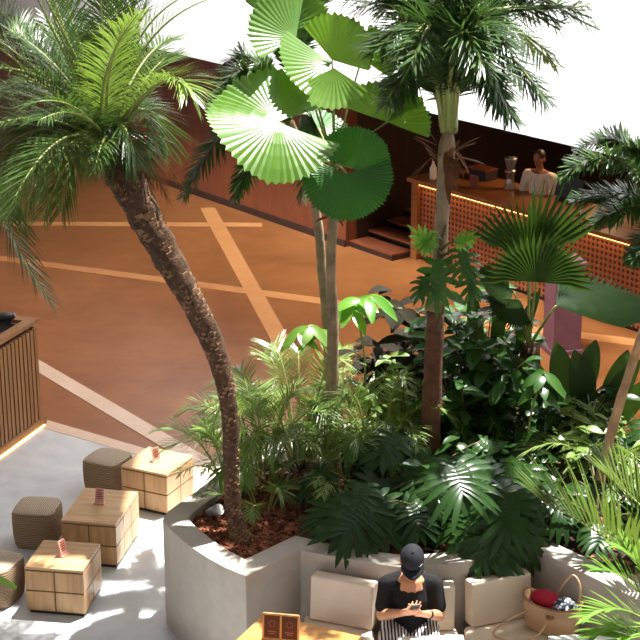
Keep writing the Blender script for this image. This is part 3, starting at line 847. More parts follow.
bm_.limb([PP(0, .0, .58), PP(0, -.0, .72), PP(0, -.01, .86), PP(0, -.03, .97)], [.13, .125, .14, .12], 14)
bm_.limb([PP(-.15, -.02, .965), PP(0, -.02, .99), PP(.15, -.02, .965)], [.045, .06, .045])
bm_.limb([PP(0, -.03, 1.0), PP(0, -.09, 1.11)], [.055, .052])
hr = Matrix.Rotation(R(38), 3, 'X'); hc = PP(0, -.13, 1.205)
head(bm_, hc, hr, 1.02)
# arms: shoulder, elbow, wrist
armL = [PP(-.18, -.02, .965), PP(-.212, -.07, .735), PP(-.085, -.29, .875)]
armR = [PP(.18, -.02, .965), PP(.212, -.08, .735), PP(.105, -.29, .865)]
for A in (armL, armR):
    bm_.limb([A[0], A[0].lerp(A[1], .5), A[1]], [.056, .048, .043]); bm_.limb([A[1], A[1].lerp(A[2], .35), A[2]], [.043, .042, .028])
hand(bm_, armL[2], V((.07, -.045, .035)), V((.5, .3, .6)), -1, .92)
hand(bm_, armR[2], V((-.07, -.05, .03)), V((-.4, .3, .7)), 1, .92)
# legs under the clothes
legs = [[PP(-.10, -.02, .575), PP(-.17, -.45, .60), PP(-.15, -.47, .10), PP(-.15, -.60, .05)], [PP(.10, -.02, .575), PP(.15, -.45, .59), PP(.14, -.47, .10), PP(.14, -.60, .05)]]
for Lg in legs:
    bm_.limb(Lg[:2], [.085, .058]); bm_.limb([Lg[1], Lg[1].lerp(Lg[2], .35), Lg[2]], [.056, .056, .038]); bm_.limb(Lg[2:], [.036, .03])
o = bm_.build('body', M['skin'], per); remesh(o, .0048, 2)
eye = MB()
for sx in (-1, 1): eye.ell(hc+hr@V((sx*.031, -.088, .012)), (.013, .006, .005), hr)
eye.build('eye', M['hair'], per, True)
MB().ell(hc+hr@V((0, -.098, -.064)), (.022, .006, .006), hr).build('lips', M['lips'], per, True)
tee = MB()
tee.limb([PP(0, .005, .60), PP(0, .0, .74), PP(0, -.01, .87), PP(0, -.02, .955)], [.15, .147, .158, .13], 16)
tee.limb([PP(-.165, -.02, .972), PP(-.075, -.01, .990), PP(0, .03, .985), PP(.075, -.01, .990), PP(.165, -.02, .972)], [.066, .075, .07, .075, .066])
for A in (armL, armR):
    tee.limb([A[0], A[0].lerp(A[1], .35), A[0].lerp(A[1], .70)], [.062, .060, .062], 14)
o = tee.build('tee_shirt', M['tee'], per); remesh(o, .009, 3)
pt = MB()
pt.limb([PP(-.08, 0, .585), PP(.08, 0, .585)], [.145, .145], 14)
for Lg in legs:
    pt.limb([Lg[0], Lg[0].lerp(Lg[1], .5), Lg[1]], [.115, .105, .09], 14); pt.limb([Lg[1], Lg[1].lerp(Lg[2], .8)], [.088, .085], 14)
o = pt.build('striped_trousers', M['zebra'], per); remesh(o, .011, 3)
sh_ = MB()
for Lg in legs: sh_.limb([Lg[2]-V((0, 0, .04)), Lg[3]-V((0, .03, .01))], [.046, .04])
o = sh_.build('shoes', M['black'], per); remesh(o, .009, 2)
# cap
cp = MB(); vs, fs = [], []
nu, nv = 24, 8
for j in range(nv+1):
    ph = PI/2*j/nv
    for i in range(nu):
        a = 2*PI*i/nu
        vs.append(hc+hr@V((.088*cos(ph)*cos(a), .012+.106*cos(ph)*sin(a), .035+.095*sin(ph))))
for j in range(nv):
    for i in range(nu): fs.append((j*nu+i, j*nu+(i+1) % nu, (j+1)*nu+(i+1) % nu, (j+1)*nu+i))
cp.add(vs, fs); capo = cp.build('cap', M['cap'], per, True)
md = capo.modifiers.new('s', 'SOLIDIFY'); md.thickness = .004
vs, fs = [], []
for j in range(5):
    for i in range(13):
        a = R(-62+124*i/12); rr_ = 1+.62*j/4*cos(a*.95)**.45 if cos(a*.95) > 0 else 1
        vs.append(hc+hr@V((.088*sin(a)*(1+.05*j/4), .012-.106*cos(a)*rr_, .036-.012*(j/4)-.010*(j/4)*(sin(a)**2)*2)))
for j in range(4):
    for i in range(12): fs.append((j*13+i, j*13+i+1, (j+1)*13+i+1, (j+1)*13+i))
br_ = MB().add(vs, fs).build('brim', M['cap'], capo, True, off=OFF[per.name]); md = br_.modifiers.new('s', 'SOLIDIFY'); md.thickness = .005
MB().ell(hc+hr@V((0, .012, .131)), (.009, .009, .005), hr).build('button', M['cap'], capo, True, off=OFF[per.name])
em = MB(); e0 = hc+hr@V((.052, -.068, .085))
em.tube([e0+hr@V((-.006, -.006, -.014)), e0+hr@V((.002, -.004, -.006)), e0+hr@V((.016, .008, .006))], [.002, .0035, .001], 6)
em.build('emblem', M['whitetop'], capo, True, off=OFF[per.name])
hh = MB()
hh.ell(hc+hr@V((0, .05, -.005)), (.08, .07, .075), hr); hh.build('hair', M['hair'], per, True)
pc = (armL[2]+armR[2])/2+V((0, -.05, .065))
ph_ = thing('phone', pc, 'dark phone held in both hands by the person in the cap', 'phone')
pm_ = Euler((R(-50), 0, R(8))).to_matrix()
MB().box(pc, (.07, .14, .009), 0, pm_).build('case', M['black'], ph_, bevel=.004)
MB().box(pc+pm_@V((0, 0, .005)), (.062, .128, .002), 0, pm_).build('screen', M['grey'], ph_)
w_ = armR[1].lerp(armR[2], .86); dd = (armR[2]-armR[1]).normalized()
MB().tube([w_-dd*.012, w_+dd*.012], [.036, .034], 14).build('wristwatch', M['black'], per, True)

# person behind the bar
q = G(538, 195, 1.3); bx, byy = (q-OB).dot(BD), max((q-OB).dot(BN), 1.25)
hd = at(541, 158, B(bx, byy).y)
pb = B(bx, byy)
sc_ = (hd.z)/1.62
pb = V((hd.x, hd.y, 0))
bar_p = thing('person', pb, 'person in cream shirt with dark hair standing behind the bar', 'person')
face = (-BN*.9+V((.1, -.2, 0))).normalized(); rt = V((-face.y, face.x, 0))
def QQ(x, y, z): return pb+rt*x-face*y+V((0, 0, z*sc_))
bm_ = MB()
bm_.limb([QQ(0, 0, .95), QQ(0, 0, 1.1), QQ(0, 0, 1.28), QQ(0, 0, 1.38)], [.12, .115, .13, .11], 14)
bm_.limb([QQ(-.15, 0, 1.40), QQ(0, 0, 1.43), QQ(.15, 0, 1.40)], [.055, .06, .055]); bm_.limb([QQ(0, 0, 1.42), QQ(0, -.03, 1.53)], [.052, .05])
fr = Matrix.Rotation(math.atan2(face.y, face.x)+PI/2, 3, 'Z')@Matrix.Rotation(R(22), 3, 'X')
hc2 = QQ(0, -.045, 1.62); head(bm_, hc2, fr, 1.0)
a1 = [QQ(-.2, 0, 1.38), QQ(-.27, .0, 1.12), QQ(-.14, -.22, 1.02)]; a2 = [QQ(.2, 0, 1.38), QQ(.26, .02, 1.12), QQ(.12, -.24, 1.0)]
for A in (a1, a2): bm_.limb([A[0], A[1]], [.052, .042]); bm_.limb([A[1], A[2]], [.042, .028])
hand(bm_, a1[2], face*.6+rt*.3-Zp*.2, -Zp, 1, .5); hand(bm_, a2[2], face*.6-rt*.3-Zp*.2, -Zp, -1, .5)
for s in (-1, 1): bm_.limb([QQ(.09*s, 0, .92), QQ(.1*s, -.01, .5), QQ(.1*s, .01, .09)], [.09, .06, .04]); bm_.limb([QQ(.1*s, .02, .05), QQ(.11*s, -.14, .04)], [.04, .035])
o = bm_.build('body', M['skindark'], bar_p); remesh(o, .009, 2)
tee = MB(); tee.limb([QQ(0, 0, .93), QQ(0, 0, 1.1), QQ(0, 0, 1.28), QQ(0, 0, 1.36)], [.145, .14, .15, .12], 14)
tee.limb([QQ(-.16, 0, 1.385), QQ(.16, 0, 1.385)], [.072, .072])
for A in (a1, a2): tee.limb([A[0], A[0].lerp(A[1], .9)], [.072, .066], 12)
o = tee.build('shirt', M['cream'], bar_p); remesh(o, .011, 3)
pt = MB()
for s in (-1, 1): pt.limb([QQ(.085*s, 0, .93), QQ(.1*s, -.01, .5), QQ(.1*s, .01, .1)], [.115, .08, .065], 12)
o = pt.build('trousers', M['plinth'], bar_p); remesh(o, .012, 2)
hh = MB(); hh.ell(hc2+fr@V((0, .022, .035)), (.083, .094, .088), fr); hh.build('hair', M['hair'], bar_p, True)

# ================================================================== PLANTS
def lab(root): return root
SOIL = RZ-.09
# --- 1: leaning date palm, left
Y1 = 11.35
tp = [(243, 545), (236, 525), (232, 490), (230, 420), (222, 372), (206, 328), (184, 286), (160, 244), (140, 206), (122, 172), (108, 146)]
tc1 = catmull([at(x, y, Y1+.25*(i/10)) for i, (x, y) in enumerate(tp)], 8)
tc1[0].z = min(tc1[0].z, SOIL-.03)
date = thing('date_palm', tc1[0], 'leaning date palm with rough dark curved trunk over the cube tables', 'palm')
rad = lerp_list([.10, .066, .062, .064, .076, .088, .10, .112, .126, .14, .145], len(tc1))
trunk_mb(tc1, rad, 16, .10).build('trunk', M['trunk_rough'], date, True)
sb_ = MB()
for i in range(900):
    x = (i+.5)/900*(len(tc1)-1); j = min(int(x), len(tc1)-2); p = tc1[j].lerp(tc1[j+1], x-j); r = rad[j]
    t = (tc1[j+1]-tc1[j]).normalized(); u = t.cross(V((0, 1, 0))).normalized(); w = t.cross(u); a = i*2.39996
    o_ = u*cos(a)+w*sin(a); sd = t.cross(o_)
    s = r*.27*U(.8, 1.2); b0 = p+o_*r*.86
    sb_.add([b0-sd*s-t*s, b0+sd*s-t*s, b0+sd*s*.8+t*s*.9+o_*s*.55, b0-sd*s*.8+t*s*.9+o_*s*.55, b0+t*s*1.25-sd*s*.5, b0+t*s*1.25+sd*s*.5],
            [(0, 1, 2, 3), (3, 2, 5, 4), (1, 5, 2), (0, 3, 4)])
sb_.build('leaf_scars', M['stub'], date)
cr = tc1[-1]; Yc = cr.y
def crown(root, c, Yc, spec, mat, rmat, dens=False, **kw):
    sp2 = list(spec)
    if dens:
        for s in spec: sp2.append(tuple([s[0]+U(-16, 16), s[1]+U(-14, 14), s[2]+U(-22, 22), s[3]+U(-20, 20), s[4]+U(-.2, .3), s[5]+U(-.3, .4)]+list(s[6:])))
    for s in sp2:
        mx, my, tx, ty, dm, dt = s[:6]; mm = s[6] if len(s) > 6 else mat
        k = dict(kw)
        if len(s) > 7: k.update(s[7])
        frond(root, bez(c+V((U(-.03, .03), U(-.03, .03), U(-.02, .04))), at(mx, my, Yc+dm), at(tx, ty, Yc+dt), 14), mm, rmat, **k)
DL, DD = M['datelime'], M['brownfrond']
crown(date, cr, Yc, [
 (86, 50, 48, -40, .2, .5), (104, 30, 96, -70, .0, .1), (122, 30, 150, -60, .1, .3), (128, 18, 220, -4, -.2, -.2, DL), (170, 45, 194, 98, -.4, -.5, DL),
 (150, 70, 168, 150, -.1, 0.2), (50, 40, -30, 10, .1, .2), (44, 60, -50, 62, -.3, -.6), (38, 92, -36, 140, -.4, -.8), (40, 108, -12, 215, -.5, -.7),
 (64, 112, 22, 214, -.6, -1.0), (26, 30, -40, -30, .4, .8), (20, 112, -70, 160, .3, .5), (76, 118, 62, 210, -.4, -.6), (106, 118, 94, 172, -.5, -.75, M['date'], dict(L=.2, n=30)),
 (66, 84, 4, 170, .3, .4), (-70, 120, 50, 300, .1, -.3), (130, 80, 150, 120, .6, 1.1), (90, 60, 70, 60, .9, 1.6), (140, 40, 176, 40, .5, .9), (70, 30, 10, -60, -.3, -.5),
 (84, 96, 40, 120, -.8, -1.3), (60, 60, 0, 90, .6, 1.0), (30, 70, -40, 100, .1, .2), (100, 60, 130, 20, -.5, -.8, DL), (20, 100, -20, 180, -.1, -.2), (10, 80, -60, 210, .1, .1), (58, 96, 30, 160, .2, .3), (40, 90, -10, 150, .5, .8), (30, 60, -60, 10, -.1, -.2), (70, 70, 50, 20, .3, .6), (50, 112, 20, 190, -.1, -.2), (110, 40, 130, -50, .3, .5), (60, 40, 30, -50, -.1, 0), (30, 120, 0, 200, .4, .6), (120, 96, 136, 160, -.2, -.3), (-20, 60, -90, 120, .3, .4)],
 M['date'], M['rachis'], True, n=46, L=.36, w=.0062, lift=.5, droop=.3, a0=64, a1=28, jit=.1)
crown(date, cr, Yc, [(132, 122, 166, 196, .4, .5, DD), (124, 130, 146, 186, .2, .3, DD), (140, 110, 176, 178, .5, .7, DD), (112, 140, 128, 196, -.1, -.1, DD)], DD, M['fibre'], n=34, L=.22, w=.009, lift=.2, droop=.4)

# --- 2: ruffled fan palm, centre
Y2 = 12.6
lic = thing('ruffled_fan_palm', at(334, 470, Y2), 'ruffled fan palm with round pleated leaves on a slim stem', 'palm')
c2 = catmull([at(x, y, Y2) for x, y in ((336, 480), (332, 400), (333, 330), (331, 270), (333, 215), (334, 165))], 6)
trunk_mb(c2, lerp_list([.055, .05, .048, .042, .04, .035], len(c2)), 12, .06, .05).build('trunk', M['trunk_grey'], lic, True)
fb = MB()
for i in range(40):
    p = c2[-1-int(U(0, 7))]; a = U(0, 6.28); blade_leaf(fb, p+V((cos(a)*.03, sin(a)*.03, 0)), V((cos(a)*.5, sin(a)*.5, U(-.6, .8))), V((cos(a), sin(a), 0)), U(.1, .2), .012, .2)
fb.build('fibre', M['fibre'], lic)
cb = at(334, 165, Y2)
def px(hx, hy, dy=0): return at(hx, hy, Y2+dy)
def axis_px(hub, tip): return (tip-hub)
def lfan(hx, hy, tx, ty, dyh, dyt, nrm, Rr, mat=M['lic'], half=150, **k):
    h, t = px(hx, hy, dyh), px(tx, ty, dyt); fan(lic, h, t-h, V(nrm), Rr, mat, cb, half, **k)
lfan(278, 122, 205, 120, -.35, -.5, (.12, -.56, .82), .58, M['lic'], 150, wave=.15, cup=-.06)
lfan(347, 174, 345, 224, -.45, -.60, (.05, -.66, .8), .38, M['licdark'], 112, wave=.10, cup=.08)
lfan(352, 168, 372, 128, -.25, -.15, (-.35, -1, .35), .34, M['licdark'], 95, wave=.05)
lfan(332, 62, 264, 68, .1, -.1, (.1, -.75, .8), .46, M['lic'], 48, wave=.06, nseg=14)
lfan(296, 38, 244, 4, .2, .25, (.4, -.8, .6), .42, M['lic'], 70, wave=.07, nseg=18)
lfan(334, 68, 328, 122, -.1, -.3, (-.2, -1, .35), .36, M['lic'], 60, wave=.05, nseg=14)
lfan(332, 60, 358, 20, .25, .3, (.12, -.56, .82), .38, M['lic'], 75, wave=.06, nseg=18)
lfan(388, 122, 372, 66, -.1, .4, (.12, -.56, .82), .40, M['lic'], 62, wave=.06, nseg=14)
lfan(388, 122, 440, 108, -.1, .1, (.1, -.7, .6), .36, M['lic'], 44, wave=.05, nseg=12)
lfan(362, 58, 398, 48, .4, .5, (.2, -.8, .6), .30, M['lic'], 60, wave=.06, nseg=14)
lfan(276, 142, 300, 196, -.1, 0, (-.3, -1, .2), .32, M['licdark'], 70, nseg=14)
lfan(284, 30, 300, -50, .5, .8, (.3, -.8, .5), .42, M['lic'], 70, nseg=18)
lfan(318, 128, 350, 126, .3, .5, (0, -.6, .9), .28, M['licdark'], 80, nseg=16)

# --- 3: tall slender palm, right of centre
Y3 = 12.3
tall = thing('slender_palm', at(430, 470, Y3), 'tall slender palm, pale ringed trunk above and brown below, centre right', 'palm')
c3 = catmull([at(x, y, Y3) for x, y in ((428, 490), (430, 450), (432, 400), (434, 350), (436, 310), (440, 250), (443, 200), (446, 150))], 7)
k5 = int(len(c3)*4/7)
rd = lerp_list([.088, .085, .08, .076, .068, .058, .056, .062], len(c3))
trunk_mb(c3[:k5+1], rd[:k5+1], 14, .05, .03).build('lower_trunk', M['trunk_brown'], tall, True)
trunk_mb(c3[k5:], rd[k5:], 14, .04, .05).build('upper_trunk', M['trunk_grey'], tall, True)
MB().tube(catmull([at(446, 158, Y3), at(447, 145, Y3), at(448, 130, Y3)], 5), lerp_list([.07, .066, .04], 11), 12).build('crownshaft', M['trunk_grey'], tall, True)
fb = MB()
for i in range(26):
    a = U(0, 6.28); p = at(445, U(140, 168), Y3)+V((cos(a)*.06, sin(a)*.06, 0)); blade_leaf(fb, p, V((cos(a)*.4, sin(a)*.4, U(-1, .8))), V((cos(a), sin(a), 0)), U(.15, .32), .025, .2)
fb.build('fibre', M['fibre'], tall)
ct = at(448, 128, Y3)
def tfrond(p1, p2, p3, d1=0, d2=0, d3=0, **k):
    kk = dict(n=46, L=.34, w=.011, plume=2, droop=.08, a0=56, a1=30, jit=.2, t0=.3, rr=.032); kk.update(k)
    st0 = ct+V((U(-.04, .04), U(-.04, .04), U(-.03, .05)))
    frond(tall, catmull([st0, at(*p1, Y3+d1), at(*p2, Y3+d2), at(*p3, Y3+d3)], 6), M['foxtail'], M['rachis'], **kk)
for q_ in [((454, 80), (490, 18), (588, 6), 0, .1, .2), ((456, 90), (492, 44), (548, 100), -.1, -.3, -.6), ((455, 80), (500, -10), (600, 30), .1, .2, .3),
           ((452, 80), (480, -10), (560, 30), 0, .2, .4), ((444, 80), (430, 0), (396, -40), 0, .1, .2), ((440, 86), (415, 24), (366, 46), -.1, -.2, -.3),
           ((440, 92), (420, 56), (392, 100), -.1, -.3, -.5), ((446, 60), (446, -10), (446, -90), .1, .2, .3), ((438, 80), (405, 0), (345, 0), .2, .4, .6),
           ((452, 90), (475, 55), (512, 116), -.2, -.5, -.9), ((452, 80), (466, 20), (505, 40), -.3, -.6, -1.0), ((444, 80), (432, 26), (412, 60), -.3, -.6, -1.0),
           ((454, 80), (495, 20), (556, 66), .3, .6, 1.0), ((450, 70), (470, -10), (500, -60), .3, .5, .7), ((440, 70), (418, 0), (380, 10), .3, .6, .9),
           ((450, 80), (462, 30), (484, 66), -.4, -.8, -1.2), ((445, 80), (448, 10), (462, -10), -.3, -.5, -.8)]:
    tfrond(*q_)
    tfrond(*[(a_[0]+U(-14, 14), a_[1]+U(-12, 8)) for a_ in q_[:3]], *[d_+U(-.2, .3) for d_ in q_[3:]])

# --- 4: dark spiky fan palm in front of the bar
Y4 = 12.9
dk = thing('spiky_fan_palm', at(530, 440, Y4), 'dark fan palm with spiky upright fans in front of the cane bar', 'palm')
c4_ = catmull([at(x, y, Y4) for x, y in ((528, 460), (530, 400), (530, 345))], 6)
trunk_mb(c4_, lerp_list([.11, .1, .085], len(c4_)), 12, .12).build('trunk', M['trunk_rough'], dk, True)
cb4 = at(529, 348, Y4)
def dfan(hx, hy, tx, ty, dyh, dyt, nrm, Rr, half=95, **k):
    h, t = at(hx, hy, Y4+dyh), at(tx, ty, Y4+dyt); fan(dk, h, t-h, V(nrm), Rr, M['fandark'], cb4, half, nseg=k.pop('nseg', 26), split=k.pop('split', .3), pleat=.04, cup=.1, wave=.02, pm=M['rachis'], pr=.012, **k)
dfan(536, 282, 546, 214, -.3, -.35, (.05, -1, .35), .50, 92)
dfan(528, 264, 516, 180, .05, .1, (0, -1, .2), .66, 50, nseg=18, split=.45)
dfan(530, 264, 576, 184, .25, .3, (0, -1, .2), .80, 30, nseg=10, split=.45)
dfan(556, 306, 650, 304, -.2, .1, (0, -.08, 1), .80, 62, split=.16)
dfan(514, 292, 470, 282, -.1, -.2, (0, -.35, 1), .36, 60, split=.15)
dfan(520, 300, 480, 350, -.3, -.6, (-.3, -1, .5), .3, 60)

# --- 5: palm with thin pale leaning trunk, right edge
Y5 = 11.6
lean = thing('leaning_foxtail_palm', at(598, 482, Y5), 'palm with thin pale leaning stem and bushy plume at the right edge', 'palm')
c5 = catmull([at(x, y, Y5) for x, y in ((590, 520), (600, 480), (612, 430), (627, 380), (642, 335), (660, 278), (672, 225))], 6)
trunk_mb(c5, lerp_list([.045, .042, .038, .036, .034, .034, .034], len(c5)), 10, .06, .08).build('trunk', M['trunk_pale'], lean, True)
cl_ = c5[-1]
cl_ = at(672, 222, Y5)
crown(lean, cl_, Y5, [(620, 120, 562, 178, -.2, -.4), (640, 130, 600, 140, .1, .1), (650, 190, 596, 222, -.3, -.5), (640, 110, 575, 150, .3, .5), (700, 60, 720, 0, 0, 0), (740, 160, 760, 260, 0, 0), (660, 220, 632, 262, -.4, -.6), (650, 150, 630, 150, -.4, -.6), (640, 180, 575, 200, 0, 0)],
 M['foxtail'], M['rachisdark'], n=34, L=.18, w=.0115, plume=4, droop=.05, a0=66, a1=40, t0=.25, jit=.2)
# --- 5b foxtail palm behind the ruffled fan palm
Y6 = 13.2
fx = thing('foxtail_palm', at(329, 400, Y6), 'dark bushy foxtail palm behind the ruffled fan palm, thin twin stem', 'palm')
c6 = catmull([at(x, y, Y6) for x, y in ((330, 440), (328, 340), (322, 270), (316, 210), (300, 150), (290, 120))], 6)
trunk_mb(c6, lerp_list([.05, .045, .042, .04, .036, .034], len(c6)), 10, .05, .07).build('trunk', M['trunk_grey'], fx, True)
crown(fx, c6[-1], Y6, [(250, 30, 215, 100, -.2, -.4), (240, 80, 184, 196, -.3, -.5), (270, 110, 236, 196, -.3, -.5), (300, 20, 330, -30, .2, .4), (280, 30, 300, -60, 0, 0), (330, 90, 300, 200, .2, .3), (250, 20, 225, 70, .3, .5), (260, 100, 250, 170, .2, .5)],
 M['foxtail'], M['rachisdark'], n=44, L=.21, w=.013, plume=3, droop=.12, a0=60, a1=36, t0=.25, jit=.15)

# --- climbing monstera on the slender palm
mon = thing('climbing_monstera', at(440, 320, Y3-.15), 'climbing monstera with holed leaves on the slender palm trunk', 'climbing plant')
MB().tube(catmull([at(438, 330, Y3-.1), at(446, 290, Y3-.12), at(438, 255, Y3-.1), at(446, 225, Y3-.08)], 5), .01, 6).build('stem', M['rachisdark'], mon, True)
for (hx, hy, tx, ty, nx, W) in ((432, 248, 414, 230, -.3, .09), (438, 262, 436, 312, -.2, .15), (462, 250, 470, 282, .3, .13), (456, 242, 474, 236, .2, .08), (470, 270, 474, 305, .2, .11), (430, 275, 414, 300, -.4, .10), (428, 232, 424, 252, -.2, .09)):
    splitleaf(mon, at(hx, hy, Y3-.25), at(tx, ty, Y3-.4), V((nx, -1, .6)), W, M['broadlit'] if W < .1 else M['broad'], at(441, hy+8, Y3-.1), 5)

# --- areca clumps (fine feathery)
def areca(px_, py_, Y, n, h, label, mat, spread=.9, Ll=.2, group=None, wl=.0055, seed=0, bias=(0, 0)):
    rnd = random.Random(seed)
    b = at(px_, py_, Y); b.z = SOIL
    t = thing('areca_palm', b, label, 'palm shrub', group)
    for i in range(n):
        a = i*2.39996+rnd.uniform(-.3, .3); rr_ = rnd.uniform(.35, 1)*spread; hh_ = h*rnd.uniform(.7, 1.1)*(1.15-.5*rr_/spread)
        p0 = b+V((cos(a)*.07, sin(a)*.07, -.02)); d_ = V((cos(a)+bias[0], sin(a)+bias[1], 0))
        p1 = p0+d_*(rr_*.35)+Zp*hh_*1.15; p2 = p0+d_*rr_+Zp*hh_*rnd.uniform(.55, .95)
        frond(t, bez(p0, p1, p2, 12), mat, M['rachis'], n=27, L=Ll*rnd.uniform(.95, 1.3), w=wl, lift=.4, droop=.22, a0=58, a1=26, t0=.34, jit=.1, rr=.008, rnd=rnd)
    return t
areca(262, 480, 12.5, 22, 1.05, 'feathery areca palm behind the leaning trunk, brightly sunlit', M['areca'], .85, .24, seed=3)
areca(300, 470, 12.9, 24, 1.15, 'feathery areca palm below the ruffled fan palm', M['areca'], .9, .24, seed=4)
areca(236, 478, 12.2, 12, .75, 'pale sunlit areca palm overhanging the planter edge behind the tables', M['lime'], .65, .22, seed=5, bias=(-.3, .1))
areca(378, 460, 12.55, 26, 1.1, 'dense fine areca palm between the two centre trunks', M['areca'], .85, .22, seed=6)
areca(345, 490, 12.2, 16, .75, 'low areca palm in front of the ruffled fan palm stem', M['areca'], .7, .22, seed=7)
areca(470, 440, 13.0, 18, 1.1, 'areca palm in shade behind the slender palm', M['broad'], .8, .22, seed=8)
areca(615, 470, 12.2, 18, .85, 'bright areca palm behind the thin pale leaning stem', M['areca'], .8, .24, seed=9)
areca(262, 512, 11.9, 7, .4, 'small young areca palm on the bark by the leaning trunk', M['areca'], .45, .18, seed=10)

# --- split-leaf philodendrons
def philo(px_, py_, Y, n, size, label, mat, seed, keys=(), reach=.6, h=.5):
    rnd = random.Random(seed); random.seed(seed+77)
    b = at(px_, py_, Y); b.z = SOIL
    t = thing('split_leaf_philodendron', b, label, 'philodendron')
    MB().tube([b-V((0, 0, .05)), b+V((.02, 0, .12)), b+V((0, -.02, .26))], [.04, .035, .02], 8).build('stem', M['trunk_brown'], t, True)
    top = b+V((0, 0, .2))
    for i in range(n):
        a = i*2.39996+rnd.uniform(-.4, .4); r = reach*rnd.uniform(.4, 1); d_ = V((cos(a), sin(a), 0))
        hub = top+d_*r+Zp*(h*rnd.uniform(.3, 1.1)*(1.2-.6*r/reach)); L = size*rnd.uniform(.7, 1.1)
        tip = hub+(d_*.8+V((0, -.35, -rnd.uniform(.3, .9)))).normalized()*L
        splitleaf(t, hub, tip, V((d_.x*.4, d_.y*.4-.5, 1)), L*.55, mat, top, 7)
    for (hx, hy, tx, ty, dh, dt, nrm, W) in keys:
        splitleaf(t, at(hx, hy, Y+dh), at(tx, ty, Y+dt), V(nrm), W, mat, top, 8)
    return t
philo(372, 530, 11.6, 7, .40, 'split-leaf philodendron draping over the wall above the left cushion', M['philo'], 21,
      [(368, 506, 332, 545, -.4, -.65, (.1, -.6, .8), .27), (372, 500, 388, 548, -.35, -.6, (.2, -.8, .7), .27), (350, 500, 322, 520, -.2, -.3, (-.4, -.6, .8), .22), (380, 480, 372, 520, 0, -.2, (.1, -.9, .6), .25), (400, 505, 420, 540, -.3, -.4, (.3, -.8, .6), .22)], .45)
philo(470, 520, 11.6, 6, .40, 'split-leaf philodendron with a white-lit leaf behind the person', M['philo'], 22,
      [(454, 464, 468, 506, -.5, -.8, (.12, -.56, .82), .30), (480, 470, 500, 510, -.2, -.4, (.3, -.8, .6), .24), (440, 480, 424, 500, -.2, -.3, (-.3, -.7, .8), .2)])
philo(505, 530, 11.35, 5, .40, 'dark hanging philodendron above the cushion left of the bag', M['philo'], 23,
      [(500, 520, 492, 584, -.35, -.55, (-.1, -1, .35), .26), (520, 515, 522, 570, -.3, -.45, (.25, -1, .35), .24), (486, 525, 468, 568, -.3, -.5, (-.4, -1, .4), .22), (508, 495, 508, 545, -.3, -.5, (.1, -1, .5), .25), (530, 525, 540, 560, -.2, -.3, (.4, -1, .4), .18)], .4, .3)
philo(560, 480, 12.0, 9, .42, 'shaded philodendron left of the thin pale leaning stem', M['philo'], 24)
philo(415, 450, 12.9, 9, .42, 'philodendron tucked behind the slender palm trunk', M['philo'], 25)
philo(505, 440, 12.6, 10, .45, 'philodendron below the dark spiky fan palm', M['philo'], 26)
philo(420, 520, 12.0, 7, .36, 'philodendron at the foot of the slender palm', M['philo'], 27)
philo(600, 520, 11.3, 7, .36, 'philodendron under the long olive frond at the wall corner', M['philo'], 28)
philo(645, 440, 12.6, 8, .42, 'glossy philodendron at the right edge of the planter', M['philo'], 29)

# --- broad-leaf shrubs
def shrub(px_, py_, Y, n, h, r, Ll, Wl, label, mat, seed, name='broadleaf_shrub', up=.3, droop=.35):
    rnd = random.Random(seed)
    b = at(px_, py_, Y); b.z = SOIL
    t = thing(name, b, label, 'shrub')
    st_ = MB(); lf = MB()
    for i in range(n):
        a = i*2.39996+rnd.uniform(-.4, .4); rr_ = r*rnd.uniform(.2, 1); d_ = V((cos(a), sin(a), 0)); hh_ = h*rnd.uniform(.55, 1.08)
        c_ = bez(b+d_*.03-Zp*.03, b+d_*rr_*.3+Zp*hh_*.7, b+d_*rr_+Zp*hh_, 8); st_.tube(c_, [.009*(1-.6*k/8) for k in range(9)], 5)
        for k in range(3, 9):
            for q_ in range(2):
                aa = rnd.uniform(0, 6.28); dd_ = V((cos(aa), sin(aa), rnd.uniform(-.2, .7)))
                blade_leaf(lf, c_[k], dd_, V((rnd.uniform(-.3, .3), rnd.uniform(-.6, .1), 1)), Ll*rnd.uniform(.7, 1.15), Wl*rnd.uniform(.8, 1.1), droop)
    st_.build('stem', M['trunk_brown'], t, True); lf.build('foliage', mat, t, True)
    return t
shrub(465, 400, 12.7, 20, 1.3, .55, .22, .05, 'dense glossy green shrub right of the slender palm', M['broad'], 31)
shrub(495, 400, 12.9, 18, 1.2, .55, .22, .05, 'glossy shrub between the slender and spiky fan palms', M['broad'], 32)
shrub(405, 420, 12.9, 18, .95, .5, .2, .03, 'leafy shrub behind the fine areca, left of the slender palm', M['areca'], 33)
shrub(400, 380, 13.2, 14, 1.3, .5, .24, .055, 'dark shaded shrub against the orange floor behind the ferns', M['shadeleaf'], 34)
shrub(545, 460, 12.5, 18, .85, .6, .2, .04, 'dark shrub low under the spiky fan palm', M['philo'], 35)
shrub(440, 500, 12.0, 14, .55, .5, .17, .04, 'low dark shrub at the foot of the slender palm', M['philo'], 36)
shrub(590, 470, 12.3, 16, .7, .5, .18, .035, 'sunlit leafy shrub behind the olive frond', M['areca'], 37)
shrub(525, 520, 11.6, 12, .45, .45, .16, .035, 'low shaded shrub at the wall corner by the bag', M['philo'], 38)
shrub(380, 500, 12.1, 12, .5, .45, .17, .035, 'low leafy shrub beneath the fine areca', M['broad'], 39)
shrub(625, 490, 11.9, 14, .6, .5, .2, .03, 'bright leafy shrub at the far right behind the fronds', M['areca'], 40)
shrub(480, 350, 13.0, 10, 1.5, .35, .26, .06, 'tall glossy shrub in the shade behind the monstera', M['broad'], 41)
